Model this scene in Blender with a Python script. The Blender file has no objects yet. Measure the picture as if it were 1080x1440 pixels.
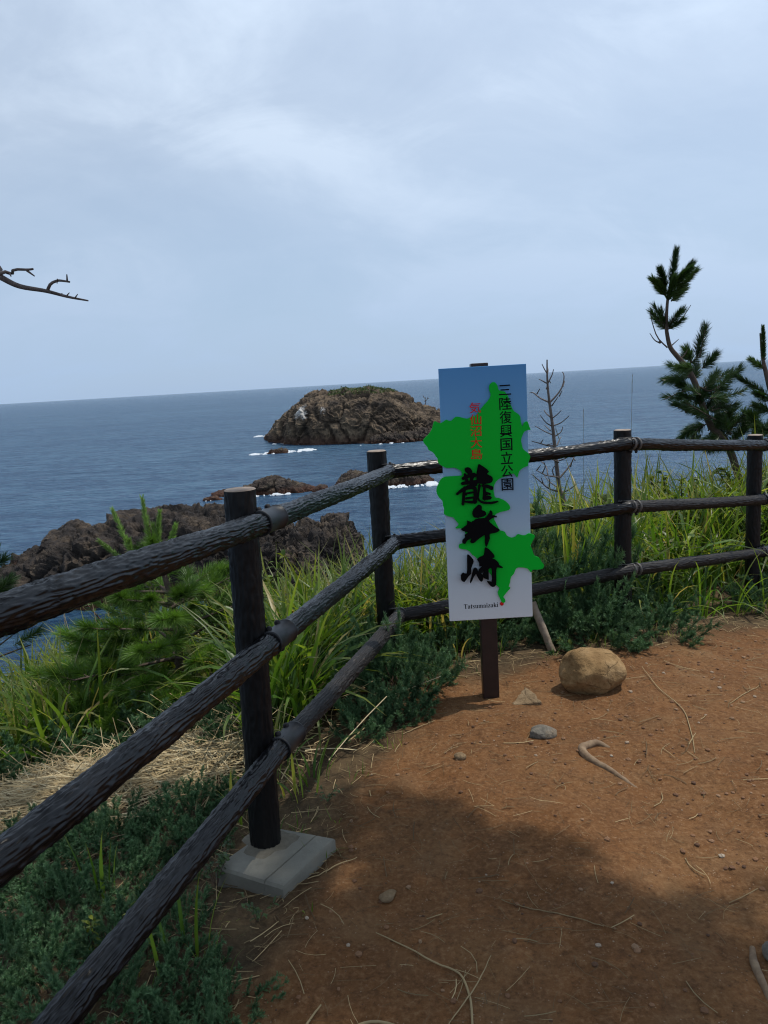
import bpy, math, random
import numpy as np
from mathutils import Vector, Matrix
from mathutils.geometry import tessellate_polygon

random.seed(7)
SC = bpy.context.scene
COL = SC.collection
R_ = math.radians

# ------------------------------------------------------------------ camera
cam_data = bpy.data.cameras.new('camera')
cam_data.sensor_fit = 'VERTICAL'
cam_data.sensor_height = 36.0
cam_data.sensor_width = 27.0
cam_data.lens = 27.0
cam_data.clip_start = 0.05
cam_data.clip_end = 60000.0
cam = bpy.data.objects.new('camera', cam_data)
COL.objects.link(cam)
PITCH, ROLL, EYE = R_(9.627), R_(3.338), 1.5
_r0, _u0 = Vector((1, 0, 0)), Vector((0, math.sin(PITCH), math.cos(PITCH)))
_f = Vector((0, math.cos(PITCH), -math.sin(PITCH)))
_R = _r0 * math.cos(ROLL) - _u0 * math.sin(ROLL)
_U = _r0 * math.sin(ROLL) + _u0 * math.cos(ROLL)
M = Matrix((_R, _U, -_f)).transposed().to_4x4()
M.translation = (0, 0, EYE)
cam.matrix_world = M
SC.camera = cam

# ------------------------------------------------------------------ world, sun, exposure
SUN_EL, SUN_AZ = R_(66), R_(68)          # azimuth clockwise from +Y (the way the camera looks)
w = bpy.data.worlds.new('World')
SC.world = w
w.use_nodes = True
nt = w.node_tree
nt.nodes.clear()
def N(tree, typ, **kw):
    n = tree.nodes.new(typ)
    for k, v in kw.items():
        if k == 'i':
            for a, b in v.items(): n.inputs[a].default_value = b
        else: setattr(n, k, v)
    return n
def ramp(n, stops, interp='LINEAR'):
    cr = n.color_ramp
    cr.interpolation = interp
    while len(cr.elements) > 1: cr.elements.remove(cr.elements[-1])
    for i, (p, c) in enumerate(stops):
        e = cr.elements[0] if i == 0 else cr.elements.new(p)
        e.position = p
        e.color = (c, c, c, 1) if isinstance(c, (int, float)) else (*c, 1)
sky = N(nt, 'ShaderNodeTexSky', sky_type='NISHITA', sun_disc=False, sun_elevation=SUN_EL, sun_rotation=SUN_AZ,
        altitude=10, air_density=1.0, dust_density=0.5, ozone_density=2.0)
geo = N(nt, 'ShaderNodeTexCoord')
sep = N(nt, 'ShaderNodeSeparateXYZ')
nt.links.new(geo.outputs['Generated'], sep.inputs[0])
# cirrus layer: direction divided by height -> a flat cloud deck far above
mz = N(nt, 'ShaderNodeMath', operation='MAXIMUM', i={1: 0.0})
nt.links.new(sep.outputs['Z'], mz.inputs[0])
az = N(nt, 'ShaderNodeMath', operation='ADD', i={1: 0.42})
nt.links.new(mz.outputs[0], az.inputs[0])
dx = N(nt, 'ShaderNodeMath', operation='DIVIDE'); dy = N(nt, 'ShaderNodeMath', operation='DIVIDE')
nt.links.new(sep.outputs['X'], dx.inputs[0]); nt.links.new(az.outputs[0], dx.inputs[1])
nt.links.new(sep.outputs['Y'], dy.inputs[0]); nt.links.new(az.outputs[0], dy.inputs[1])
cmb = N(nt, 'ShaderNodeCombineXYZ')
nt.links.new(dx.outputs[0], cmb.inputs[0]); nt.links.new(dy.outputs[0], cmb.inputs[1])
mp = N(nt, 'ShaderNodeMapping')
mp.inputs['Rotation'].default_value = (0, 0, R_(-24)); mp.inputs['Scale'].default_value = (0.7, 0.95, 1)
mp.inputs['Location'].default_value = (1.3, 0.4, 0)
nt.links.new(cmb.outputs[0], mp.inputs[0])
n1 = N(nt, 'ShaderNodeTexNoise', i={'Scale': 1.3, 'Detail': 7, 'Roughness': 0.55, 'Distortion': 0.5})
nt.links.new(mp.outputs[0], n1.inputs['Vector'])
r1 = N(nt, 'ShaderNodeValToRGB'); ramp(r1, [(0.36, 0.56), (0.49, 0.68), (0.62, 0.97)])
n2w = N(nt, 'ShaderNodeTexNoise', i={'Scale': 4.0, 'Detail': 6, 'Roughness': 0.6, 'Distortion': 0.8})
nt.links.new(mp.outputs[0], n2w.inputs['Vector'])
wsp = N(nt, 'ShaderNodeMath', operation='MULTIPLY_ADD', i={1: 0.36, 2: -0.18})
nt.links.new(n2w.outputs['Fac'], wsp.inputs[0])
wad = N(nt, 'ShaderNodeMath', operation='ADD')
nt.links.new(n1.outputs['Fac'], wad.inputs[0]); nt.links.new(wsp.outputs[0], wad.inputs[1])
nt.links.new(wad.outputs[0], r1.inputs[0])
mix = N(nt, 'ShaderNodeMix', data_type='RGBA')
# thin cloud scatters forward: brighter towards the sun
dsun = N(nt, 'ShaderNodeVectorMath', operation='DOT_PRODUCT')
dsun.inputs[1].default_value = (math.sin(SUN_AZ) * math.cos(SUN_EL), math.cos(SUN_AZ) * math.cos(SUN_EL), math.sin(SUN_EL))
nt.links.new(geo.outputs['Generated'], dsun.inputs[0])
fwd = N(nt, 'ShaderNodeMapRange', i={'From Min': 0.0, 'From Max': 0.85, 'To Min': 0.80, 'To Max': 1.28})
nt.links.new(dsun.outputs['Value'], fwd.inputs[0])
ccol = N(nt, 'ShaderNodeVectorMath', operation='SCALE')
ccol.inputs[0].default_value = (6.75, 8.0, 9.7)
nt.links.new(fwd.outputs[0], ccol.inputs['Scale'])
nt.links.new(ccol.outputs[0], mix.inputs['B'])
nt.links.new(r1.outputs[0], mix.inputs['Factor'])
nt.links.new(sky.outputs[0], mix.inputs['A'])
# sea mist near the horizon
hz = N(nt, 'ShaderNodeMapRange', i={'From Min': -0.02, 'From Max': 0.30, 'To Min': 0.80, 'To Max': 0.0})
nt.links.new(sep.outputs['Z'], hz.inputs[0])
mix2 = N(nt, 'ShaderNodeMix', data_type='RGBA')
mix2.inputs['B'].default_value = (3.65, 5.25, 7.7, 1)
nt.links.new(hz.outputs[0], mix2.inputs['Factor'])
nt.links.new(mix.outputs['Result'], mix2.inputs['A'])
bg = N(nt, 'ShaderNodeBackground', i={'Strength': 0.1})
nt.links.new(mix2.outputs['Result'], bg.inputs[0])
wo = N(nt, 'ShaderNodeOutputWorld')
nt.links.new(bg.outputs[0], wo.inputs[0])

sun_d = bpy.data.lights.new('sun', 'SUN')
sun_d.energy = 3.0
sun_d.angle = R_(0.53)
sun_d.color = (1.0, 0.95, 0.86)
sun = bpy.data.objects.new('sun', sun_d)
COL.objects.link(sun)
SV = Vector((math.sin(SUN_AZ) * math.cos(SUN_EL), math.cos(SUN_AZ) * math.cos(SUN_EL), math.sin(SUN_EL)))
sun.rotation_euler = SV.to_track_quat('Z', 'Y').to_euler()
sun.location = (2, 6, 12)
vs = SC.view_settings
vs.view_transform = 'Standard'; vs.look = 'None'; vs.gamma = 1.0; vs.use_curve_mapping = False
vs.exposure = 0.0
SC.cycles.max_bounces = 8
SC.render.filter_size = 1.15
SC.cycles.pixel_filter_type = 'BLACKMAN_HARRIS'
SC.cycles.filter_width = 1.15
SC.cycles.transparent_max_bounces = 8

# ------------------------------------------------------------------ numpy helpers
rng = np.random.default_rng(11)
def hash3(ix, iy, iz, seed):
    h = (ix.astype(np.int64) * 374761393 + iy.astype(np.int64) * 668265263 + iz.astype(np.int64) * 2147483647 + seed * 974634777) & 0xffffffff
    h = ((h ^ (h >> 13)) * 1274126177) & 0xffffffff
    h = ((h ^ (h >> 16)) * 2246822519) & 0xffffffff
    return ((h ^ (h >> 15)) & 0xffff) / 32767.5 - 1.0
def vnoise(p, seed=0):
    i = np.floor(p); f = p - i; i = i.astype(np.int64)
    u = f * f * f * (f * (f * 6 - 15) + 10)
    out = 0
    for a in (0, 1):
        for b in (0, 1):
            for c in (0, 1):
                wgt = (u[:, 0] if a else 1 - u[:, 0]) * (u[:, 1] if b else 1 - u[:, 1]) * (u[:, 2] if c else 1 - u[:, 2])
                out = out + wgt * hash3(i[:, 0] + a, i[:, 1] + b, i[:, 2] + c, seed)
    return out
def fbm(p, octv=4, seed=0, gain=0.5, lac=2.03):
    a, s, t = 1.0, 0.0, 0.0
    for k in range(octv):
        s = s + a * vnoise(p, seed + k * 17); t += a
        p = p * lac + 13.7; a *= gain
    return s / t
def ridged(p, octv=4, seed=0):
    a, s, t = 1.0, 0.0, 0.0
    for k in range(octv):
        s = s + a * (1 - np.abs(vnoise(p, seed + k * 31)) * 2); t += a
        p = p * 2.1 + 7.1; a *= 0.5
    return s / t
def sstep(a, b, x):
    t = np.clip((x - a) / (b - a), 0, 1)
    return t * t * (3 - 2 * t)

class Geo:
    """collects quads / tris with a per-vertex colour (r = random per piece, g = along the piece, b = second random)"""
    def __init__(s): s.v, s.f3, s.f4, s.c, s.n = [], [], [], [], 0
    def add(s, v, f, c=None):
        v = np.asarray(v, float).reshape(-1, 3)
        f = np.asarray(f, np.int64)
        (s.f4 if f.shape[1] == 4 else s.f3).append(f + s.n)
        s.v.append(v)
        s.c.append(np.zeros((len(v), 3)) if c is None else np.broadcast_to(np.asarray(c, float), (len(v), 3)))
        s.n += len(v)
        return s
    def build(s, name, mat, parent=None, smooth=True, origin=None):
        me = bpy.data.meshes.new(name)
        v = np.concatenate(s.v)
        if origin is not None: v = v - np.asarray(origin, float)
        f3 = np.concatenate(s.f3) if s.f3 else np.zeros((0, 3), np.int64)
        f4 = np.concatenate(s.f4) if s.f4 else np.zeros((0, 4), np.int64)
        loops = np.concatenate([f3.ravel(), f4.ravel()]).astype(np.int32)
        starts = np.concatenate([np.arange(len(f3)) * 3, len(f3) * 3 + np.arange(len(f4)) * 4]).astype(np.int32)
        me.vertices.add(len(v)); me.vertices.foreach_set('co', v.astype(np.float32).ravel())
        me.loops.add(len(loops)); me.loops.foreach_set('vertex_index', loops)
        me.polygons.add(len(starts)); me.polygons.foreach_set('loop_start', starts)
        me.update(calc_edges=True)
        me.polygons.foreach_set('use_smooth', np.full(len(starts), smooth))
        c = np.concatenate(s.c)
        at = me.color_attributes.new('tint', 'FLOAT_COLOR', 'POINT')
        at.data.foreach_set('color', np.concatenate([c, np.ones((len(c), 1))], 1).astype(np.float32).ravel())
        if mat: me.materials.append(mat)
        o = bpy.data.objects.new(name, me)
        COL.objects.link(o)
        if parent is not None: o.parent = parent
        if origin is not None: o.location = origin
        return o

def tag(o, label=None, cat=None, group=None, kind=None):
    if label: o['label'] = label
    if cat: o['category'] = cat
    if group: o['group'] = group
    if kind: o['kind'] = kind
    return o
def thing(name, label, cat, loc=(0, 0, 0), group=None, rotz=0):
    o = bpy.data.objects.new(name, None)
    o.empty_display_size = 0.1
    COL.objects.link(o)
    o.location = loc; o.rotation_euler = (0, 0, rotz)
    return tag(o, label, cat, group)
def copy_tree(o, parent=None):
    c = o.copy(); COL.objects.link(c); c.parent = parent
    for ch in o.children: copy_tree(ch, c)
    return c

def frames(pts):
    pts = np.asarray(pts, float)
    t = np.gradient(pts, axis=0); t /= np.linalg.norm(t, axis=1)[:, None] + 1e-12
    up = np.array([0, 0, 1.0]) if abs(t[0, 2]) < 0.9 else np.array([1.0, 0, 0])
    A, B = [], []
    a = np.cross(t[0], up); a /= np.linalg.norm(a)
    for i in range(len(pts)):
        a = a - t[i] * (a @ t[i]); a /= np.linalg.norm(a) + 1e-12
        A.append(a); B.append(np.cross(t[i], a))
    return t, np.array(A), np.array(B)
def tube(g, pts, rad, n=8, c=None, cap=True):
    pts = np.asarray(pts, float); k = len(pts)
    rad = np.broadcast_to(np.asarray(rad, float), (k,))
    t, A, B = frames(pts)
    th = np.arange(n) / n * 2 * np.pi
    v = pts[:, None] + rad[:, None, None] * (np.cos(th)[None, :, None] * A[:, None] + np.sin(th)[None, :, None] * B[:, None])
    v = v.reshape(-1, 3)
    i = np.arange(k - 1)[:, None] * n; j = np.arange(n)[None]; j2 = (j + 1) % n
    f = np.stack([i + j, i + j2, i + n + j2, i + n + j], -1).reshape(-1, 4)
    g.add(v, f, c)
    if cap:
        for e, rev in ((0, True), (k - 1, False)):
            vv = np.concatenate([v[e * n:(e + 1) * n], pts[e:e + 1]])
            ff = np.stack([np.arange(n), (np.arange(n) + 1) % n, np.full(n, n)], 1)
            g.add(vv, ff[:, ::-1] if rev else ff, c)
def box(g, lo, hi, rot=None, at=None):
    x0, y0, z0 = lo; x1, y1, z1 = hi
    v = np.array([[x0, y0, z0], [x1, y0, z0], [x1, y1, z0], [x0, y1, z0], [x0, y0, z1], [x1, y0, z1], [x1, y1, z1], [x0, y1, z1]])
    if rot is not None: v = v @ np.array(rot).T
    if at is not None: v = v + np.array(at)
    g.add(v, [[0, 3, 2, 1], [4, 5, 6, 7], [0, 1, 5, 4], [1, 2, 6, 5], [2, 3, 7, 6], [3, 0, 4, 7]])
def spline(pts, n):
    """Catmull-Rom through pts, n samples"""
    P = np.asarray(pts, float)
    P = np.concatenate([2 * P[:1] - P[1:2], P, 2 * P[-1:] - P[-2:-1]])
    m = len(P) - 3
    u = np.linspace(0, m - 1e-9, n); i = u.astype(int); t = (u - i)[:, None]
    a, b, c, d = P[i], P[i + 1], P[i + 2], P[i + 3]
    return 0.5 * (2 * b + (c - a) * t + (2 * a - 5 * b + 4 * c - d) * t ** 2 + (3 * b - a - 3 * c + d) * t ** 3)
def icos(sub):
    import bmesh
    bm = bmesh.new(); bmesh.ops.create_icosphere(bm, subdivisions=sub, radius=1)
    v = np.array([x.co[:] for x in bm.verts]); f = np.array([[x.index for x in q.verts] for q in bm.faces]); bm.free()
    return v, f

# ------------------------------------------------------------------ material helpers
def mat(name):
    m = bpy.data.materials.new(name); m.use_nodes = True
    t = m.node_tree; t.nodes.clear()
    out = N(t, 'ShaderNodeOutputMaterial')
    return m, t, out
def L(t, a, b): t.links.new(a, b)
def noise(t, vec, scale, detail=4, rough=0.55, dist=0.0):
    n = N(t, 'ShaderNodeTexNoise', i={'Scale': scale, 'Detail': detail, 'Roughness': rough, 'Distortion': dist})
    if vec is not None: L(t, vec, n.inputs['Vector'])
    return n.outputs['Fac']
def cramp(t, fac, stops, interp='LINEAR'):
    n = N(t, 'ShaderNodeValToRGB'); ramp(n, stops, interp); L(t, fac, n.inputs[0]); return n.outputs[0]
def cmix(t, fac, a, b, mode='MIX'):
    n = N(t, 'ShaderNodeMix', data_type='RGBA', blend_type=mode)
    for s, v in (('Factor', fac), ('A', a), ('B', b)):
        if hasattr(v, 'default_value') or hasattr(v, 'links'): L(t, v, n.inputs[s])
        else: n.inputs[s].default_value = v if s == 'Factor' else (*v, 1)
    return n.outputs['Result']
def bump(t, h, strength, dist, prev=None):
    b = N(t, 'ShaderNodeBump', i={'Strength': strength, 'Distance': dist})
    L(t, h, b.inputs['Height'])
    if prev is not None: L(t, prev, b.inputs['Normal'])
    return b.outputs[0]
def princ(t, out, col, rough, nrm=None, **kw):
    p = N(t, 'ShaderNodeBsdfPrincipled')
    if hasattr(col, 'links'): L(t, col, p.inputs['Base Color'])
    else: p.inputs['Base Color'].default_value = (*col, 1)
    if hasattr(rough, 'links'): L(t, rough, p.inputs['Roughness'])
    else: p.inputs['Roughness'].default_value = rough
    if nrm is not None: L(t, nrm, p.inputs['Normal'])
    for k, v in kw.items(): p.inputs[k.replace('_', ' ')].default_value = v
    if out is not None: L(t, p.outputs[0], out.inputs[0])
    return p
def objco(t): return N(t, 'ShaderNodeTexCoord').outputs['Object']
def geopos(t): return N(t, 'ShaderNodeNewGeometry').outputs['Position']
def tintsep(t):
    a = N(t, 'ShaderNodeAttribute', attribute_name='tint'); s = N(t, 'ShaderNodeSeparateColor')
    L(t, a.outputs['Color'], s.inputs[0]); return s.outputs

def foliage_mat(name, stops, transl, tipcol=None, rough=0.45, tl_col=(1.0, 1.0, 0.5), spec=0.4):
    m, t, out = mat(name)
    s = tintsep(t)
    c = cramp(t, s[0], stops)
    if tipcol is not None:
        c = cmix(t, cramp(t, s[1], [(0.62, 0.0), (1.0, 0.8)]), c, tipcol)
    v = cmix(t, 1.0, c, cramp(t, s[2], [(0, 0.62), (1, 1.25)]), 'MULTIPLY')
    p = princ(t, None, v, rough)
    p.inputs['Specular IOR Level'].default_value = spec
    tr = N(t, 'ShaderNodeBsdfTranslucent')
    L(t, cmix(t, 1.0, v, tl_col, 'MULTIPLY'), tr.inputs[0])
    mx = N(t, 'ShaderNodeMixShader', i={0: transl})
    L(t, p.outputs[0], mx.inputs[1]); L(t, tr.outputs[0], mx.inputs[2]); L(t, mx.outputs[0], out.inputs[0])
    return m

# ------------------------------------------------------------------ terrain function
FENCE = np.array([(-1.75, -2.2), (-0.86, 0.81), (-0.43, 2.30), (-0.02, 3.85), (1.39, 4.40), (2.54, 5.20), (3.80, 5.95), (7.5, 7.2), (14, 8.5)])
def fdist(x, y):
    """signed distance from the fence line, positive on the sea side"""
    x = np.asarray(x, float); y = np.asarray(y, float)
    best = np.full(x.shape, 1e9); sg = np.ones(x.shape)
    ext = np.concatenate([[(-4.0, -9.0)], FENCE, [(40, 12)]])
    for a, b in zip(ext[:-1], ext[1:]):
        d = b - a; l2 = d @ d
        t = np.clip(((x - a[0]) * d[0] + (y - a[1]) * d[1]) / l2, 0, 1)
        ex, ey = x - a[0] - t * d[0], y - a[1] - t * d[1]
        q = ex * ex + ey * ey
        cr = d[0] * (y - a[1]) - d[1] * (x - a[0])
        m = q < best - 1e-12
        best = np.where(m, q, best); sg = np.where(m, np.sign(cr), sg)
    return np.sqrt(best) * sg
_PL = ([-50, -0.3, 0, 0.5, 1.1, 2.0, 3.0, 4.2, 6.0, 9.0, 14, 60], [0, 0, -0.02, -0.10, -0.26, -0.48, -0.85, -2.2, -8.0, -15.6, -17, -18])
_PR = ([-50, -0.3, 0, 1.0, 2.0, 3.2, 4.2, 5.5, 7.5, 11.0, 16, 60], [0, 0, -0.02, -0.08, -0.18, -0.45, -1.2, -3.2, -8.0, -15.6, -17, -18])
def gz(x, y, micro=True):
    x = np.atleast_1d(np.asarray(x, float)); y = np.atleast_1d(np.asarray(y, float))
    s = fdist(x, y)
    k = sstep(0.1, 1.9, x)
    rough = fbm(np.stack([x * 0.9, y * 0.9, 0 * x], 1), 3, 5) 
    ss = s + rough * 0.35 * sstep(0.6, 2.5, s)
    z = (1 - k) * np.interp(ss, *_PL) + k * np.interp(ss, *_PR)
    z = z - 0.17 * sstep(1.2, 2.7, x) * sstep(2.5, 5.0, y)
    z = z + rough * 0.5 * sstep(2.5, 6, s)
    if micro:
        p = np.stack([x, y, 0 * x], 1)
        z = z + 0.034 * fbm(p * 2.0, 3, 21) + 0.010 * fbm(p * 9, 3, 22) + 0.0030 * ridged(p * 30, 3, 23)
    return z
def g1(x, y): return float(gz(x, y)[0])
def pathmask(x, y):
    s = fdist(x, y)
    n = fbm(np.stack([x * 2.2, y * 2.2, 0 * x], 1), 4, 77)
    edge = -0.17 - 0.12 * sstep(0.0, 0.6, x) - 0.1 * sstep(1.4, 2.4, x)
    return 1 - sstep(edge - 0.13, edge + 0.10, s + n * 0.16)

# ------------------------------------------------------------------ ground
def axis(segs):
    out = [segs[0][0]]
    for a, b, st in segs:
        n = max(1, int(round((b - a) / st))); out += list(np.linspace(a, b, n + 1)[1:])
    return np.array(out)
gx = axis([(-60, -12, 4), (-12, -4, 0.4), (-4, -1.6, 0.06), (-1.6, 2.6, 0.013), (2.6, 6, 0.06), (6, 14, 0.5), (14, 60, 4)])
gy = axis([(-40, -4, 4), (-4, 1.0, 0.25), (1.0, 4.6, 0.013), (4.6, 9, 0.08), (9, 22, 0.5)])
X, Y = np.meshgrid(gx, gy)
xf, yf = X.ravel(), Y.ravel()
zf = gz(xf, yf)
mk = pathmask(xf, yf)
g = Geo()
nx, ny = len(gx), len(gy)
i = np.arange(ny - 1)[:, None] * nx + np.arange(nx - 1)[None]
g.add(np.stack([xf, yf, zf], 1), np.stack([i, i + 1, i + nx + 1, i + nx], -1).reshape(-1, 4), np.stack([mk, mk, mk], 1))
m_ground, t, out = mat('soil')
s = tintsep(t); P = geopos(t)
n_big = noise(t, P, 1.6, 4, 0.6); n_mid = noise(t, P, 9, 6, 0.65); n_fine = noise(t, P, 60, 6, 0.7); n_vf = noise(t, P, 260, 3, 0.6)
dirt = cramp(t, n_big, [(0.3, (0.135, 0.058, 0.020)), (0.5, (0.175, 0.080, 0.031)), (0.72, (0.212, 0.110, 0.046))])
dirt = cmix(t, cramp(t, n_mid, [(0.42, 0.0), (0.7, 0.55)]), dirt, (0.105, 0.052, 0.025))
dirt = cmix(t, cramp(t, n_fine, [(0.5, 0.0), (0.75, 0.6)]), dirt, (0.33, 0.195, 0.100))
dirt = cmix(t, cramp(t, noise(t, P, 30, 5, 0.75), [(0.34, 0.5), (0.48, 0.0)]), dirt, (0.090, 0.043, 0.020))
dirt = cmix(t, cramp(t, noise(t, P, 3.5, 3, 0.5), [(0.55, 0.0), (0.72, 0.5)]), dirt, (0.21, 0.125, 0.062))
dirt = cmix(t, cramp(t, n_fine, [(0.25, 0.7), (0.45, 0.0)]), dirt, (0.065, 0.032, 0.016))
vor = N(t, 'ShaderNodeTexVoronoi', i={'Scale': 85.0}); L(t, P, vor.inputs['Vector'])
grit = cramp(t, vor.outputs['Distance'], [(0.10, 0.7), (0.22, 0.0)])
dirt = cmix(t, cmix(t, 1.0, grit, cramp(t, noise(t, P, 22, 2), [(0.5, 0.0), (0.62, 1.0)]), 'MULTIPLY'), dirt, (0.36, 0.27, 0.19))
lit = cramp(t, n_mid, [(0.3, (0.035, 0.026, 0.016)), (0.5, (0.075, 0.05, 0.028)), (0.75, (0.14, 0.095, 0.05))])
lit = cmix(t, cramp(t, n_fine, [(0.5, 0.0), (0.8, 0.6)]), lit, (0.17, 0.13, 0.07))
c = cmix(t, s[0], lit, dirt)
b = bump(t, n_mid, 0.6, 0.03); b = bump(t, n_fine, 0.9, 0.010, b); b = bump(t, vor.outputs['Distance'], 0.25, 0.003, b); b = bump(t, n_vf, 0.3, 0.002, b)
princ(t, out, c, 0.95, b, Specular_IOR_Level=0.15)
go = g.build('ground', m_ground)
tag(go, 'trodden reddish dirt path edged by dark leaf litter', kind='structure')

# ------------------------------------------------------------------ sea
SEA = -14.5
m_sea, t, out = mat('sea_water')
P = geopos(t)
def stretched(sx, sy, rz):
    mpn = N(t, 'ShaderNodeMapping'); mpn.inputs['Scale'].default_value = (sx, sy, 1); mpn.inputs['Rotation'].default_value = (0, 0, R_(rz))
    L(t, P, mpn.inputs[0]); return mpn.outputs[0]
wa = noise(t, stretched(0.05, 0.16, 8), 1.0, 6, 0.62, 0.3)
wb = noise(t, stretched(0.35, 1.0, -12), 1.0, 5, 0.65, 0.4)
wc = noise(t, stretched(0.004, 0.016, 5), 1.0, 4, 0.55)
b = bump(t, wa, 1.0, 2.6); b = bump(t, wb, 1.0, 0.55, b)
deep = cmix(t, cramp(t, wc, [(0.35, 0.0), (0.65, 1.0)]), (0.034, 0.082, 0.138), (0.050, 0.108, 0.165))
deep = cmix(t, cramp(t, wa, [(0.36, 0.7), (0.52, 0.0)]), deep, (0.008, 0.034, 0.080)); deep = cmix(t, cramp(t, wb, [(0.42, 0.85), (0.52, 0.0)]), deep, (0.008, 0.032, 0.078)); deep = cmix(t, cramp(t, wb, [(0.55, 0.0), (0.68, 0.6)]), deep, (0.060, 0.125, 0.195))  # ripple shading put into the colour: dark troughs, brighter crests
dif = N(t, 'ShaderNodeBsdfDiffuse'); L(t, deep, dif.inputs[0]); L(t, b, dif.inputs['Normal'])
gl = N(t, 'ShaderNodeBsdfGlossy', i={'Roughness': 0.22}); L(t, b, gl.inputs['Normal'])
gl.inputs['Color'].default_value = (0.9, 0.95, 1, 1)
fr = N(t, 'ShaderNodeFresnel', i={'IOR': 1.33}); L(t, b, fr.inputs['Normal'])
frm = N(t, 'ShaderNodeMath', operation='MULTIPLY', i={1: 0.60}); L(t, fr.outputs[0], frm.inputs[0])
ms = N(t, 'ShaderNodeMixShader'); L(t, frm.outputs[0], ms.inputs[0]); L(t, dif.outputs[0], ms.inputs[1]); L(t, gl.outputs[0], ms.inputs[2])
L(t, ms.outputs[0], out.inputs[0])
g = Geo()
sx = np.concatenate([-np.geomspace(40000, 60, 24), np.linspace(-40, 40, 5), np.geomspace(60, 40000, 24)])
sy = np.concatenate([[-400, -100], np.linspace(-20, 300, 20), np.geomspace(330, 40000, 30)])
X, Y = np.meshgrid(sx, sy); nx = len(sx); ny = len(sy)
i = np.arange(ny - 1)[:, None] * nx + np.arange(nx - 1)[None]
g.add(np.stack([X.ravel(), Y.ravel(), np.full(X.size, SEA)], 1), np.stack([i, i + 1, i + nx + 1, i + nx], -1).reshape(-1, 4))
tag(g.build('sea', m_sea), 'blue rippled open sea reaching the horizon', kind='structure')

# ------------------------------------------------------------------ sea rocks and island
def rock_mat(name, dark, mid, light, tide, tide_lo, tide_hi, scale=1.0, guano=None):
    m, t, out = mat(name)
    P = geopos(t); s = tintsep(t)
    a = noise(t, P, 0.22 * scale, 6, 0.65); b_ = noise(t, P, 1.1 * scale, 7, 0.7); c_ = noise(t, P, 5 * scale, 5, 0.7)
    c = cramp(t, a, [(0.32, dark), (0.48, mid), (0.66, light)])
    c = cmix(t, cramp(t, b_, [(0.38, 0.75), (0.52, 0.0)]), c, dark)
    c = cmix(t, cramp(t, c_, [(0.56, 0.0), (0.75, 0.5)]), c, light)
    # cracks and pits are carved in the mesh and are coloured darker (attribute g)
    c = cmix(t, s[1], c, tuple(x * 0.45 for x in dark))
    sp = N(t, 'ShaderNodeSeparateXYZ'); L(t, P, sp.inputs[0])
    zz = N(t, 'ShaderNodeMath', operation='MULTIPLY_ADD', i={1: 1.6, 2: 0.0}); L(t, b_, zz.inputs[0])
    za = N(t, 'ShaderNodeMath', operation='ADD'); L(t, sp.outputs['Z'], za.inputs[0]); L(t, zz.outputs[0], za.inputs[1])
    mr = N(t, 'ShaderNodeMapRange', i={'From Min': tide_lo + 0.8, 'From Max': tide_hi + 0.8, 'To Min': 0.85, 'To Max': 0.0}); L(t, za.outputs[0], mr.inputs[0])
    c = cmix(t, mr.outputs[0], c, tide)
    if guano:
        c = cmix(t, s[2], c, guano)
    bb = bump(t, b_, 0.9, 0.7 / scale); bb = bump(t, c_, 0.8, 0.18 / scale, bb)
    princ(t, out, c, 0.88, bb, Specular_IOR_Level=0.25)
    return m
M_ISL = rock_mat('island_rock', (0.042, 0.033, 0.027), (0.118, 0.084, 0.055), (0.235, 0.170, 0.108), (0.075, 0.036, 0.025), SEA + 0.2, SEA + 3.0, 0.8, (0.55, 0.53, 0.5))
M_NEAR = rock_mat('headland_stone', (0.020, 0.017, 0.016), (0.048, 0.038, 0.032), (0.120, 0.088, 0.060), (0.13, 0.058, 0.030), SEA + 0.1, SEA + 1.8, 1.6, (0.55, 0.53, 0.5))
M_SKER = rock_mat('reef_stone', (0.026, 0.020, 0.018), (0.062, 0.046, 0.036), (0.13, 0.10, 0.066), (0.105, 0.042, 0.023), SEA, SEA + 1.1, 1.8)

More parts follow.
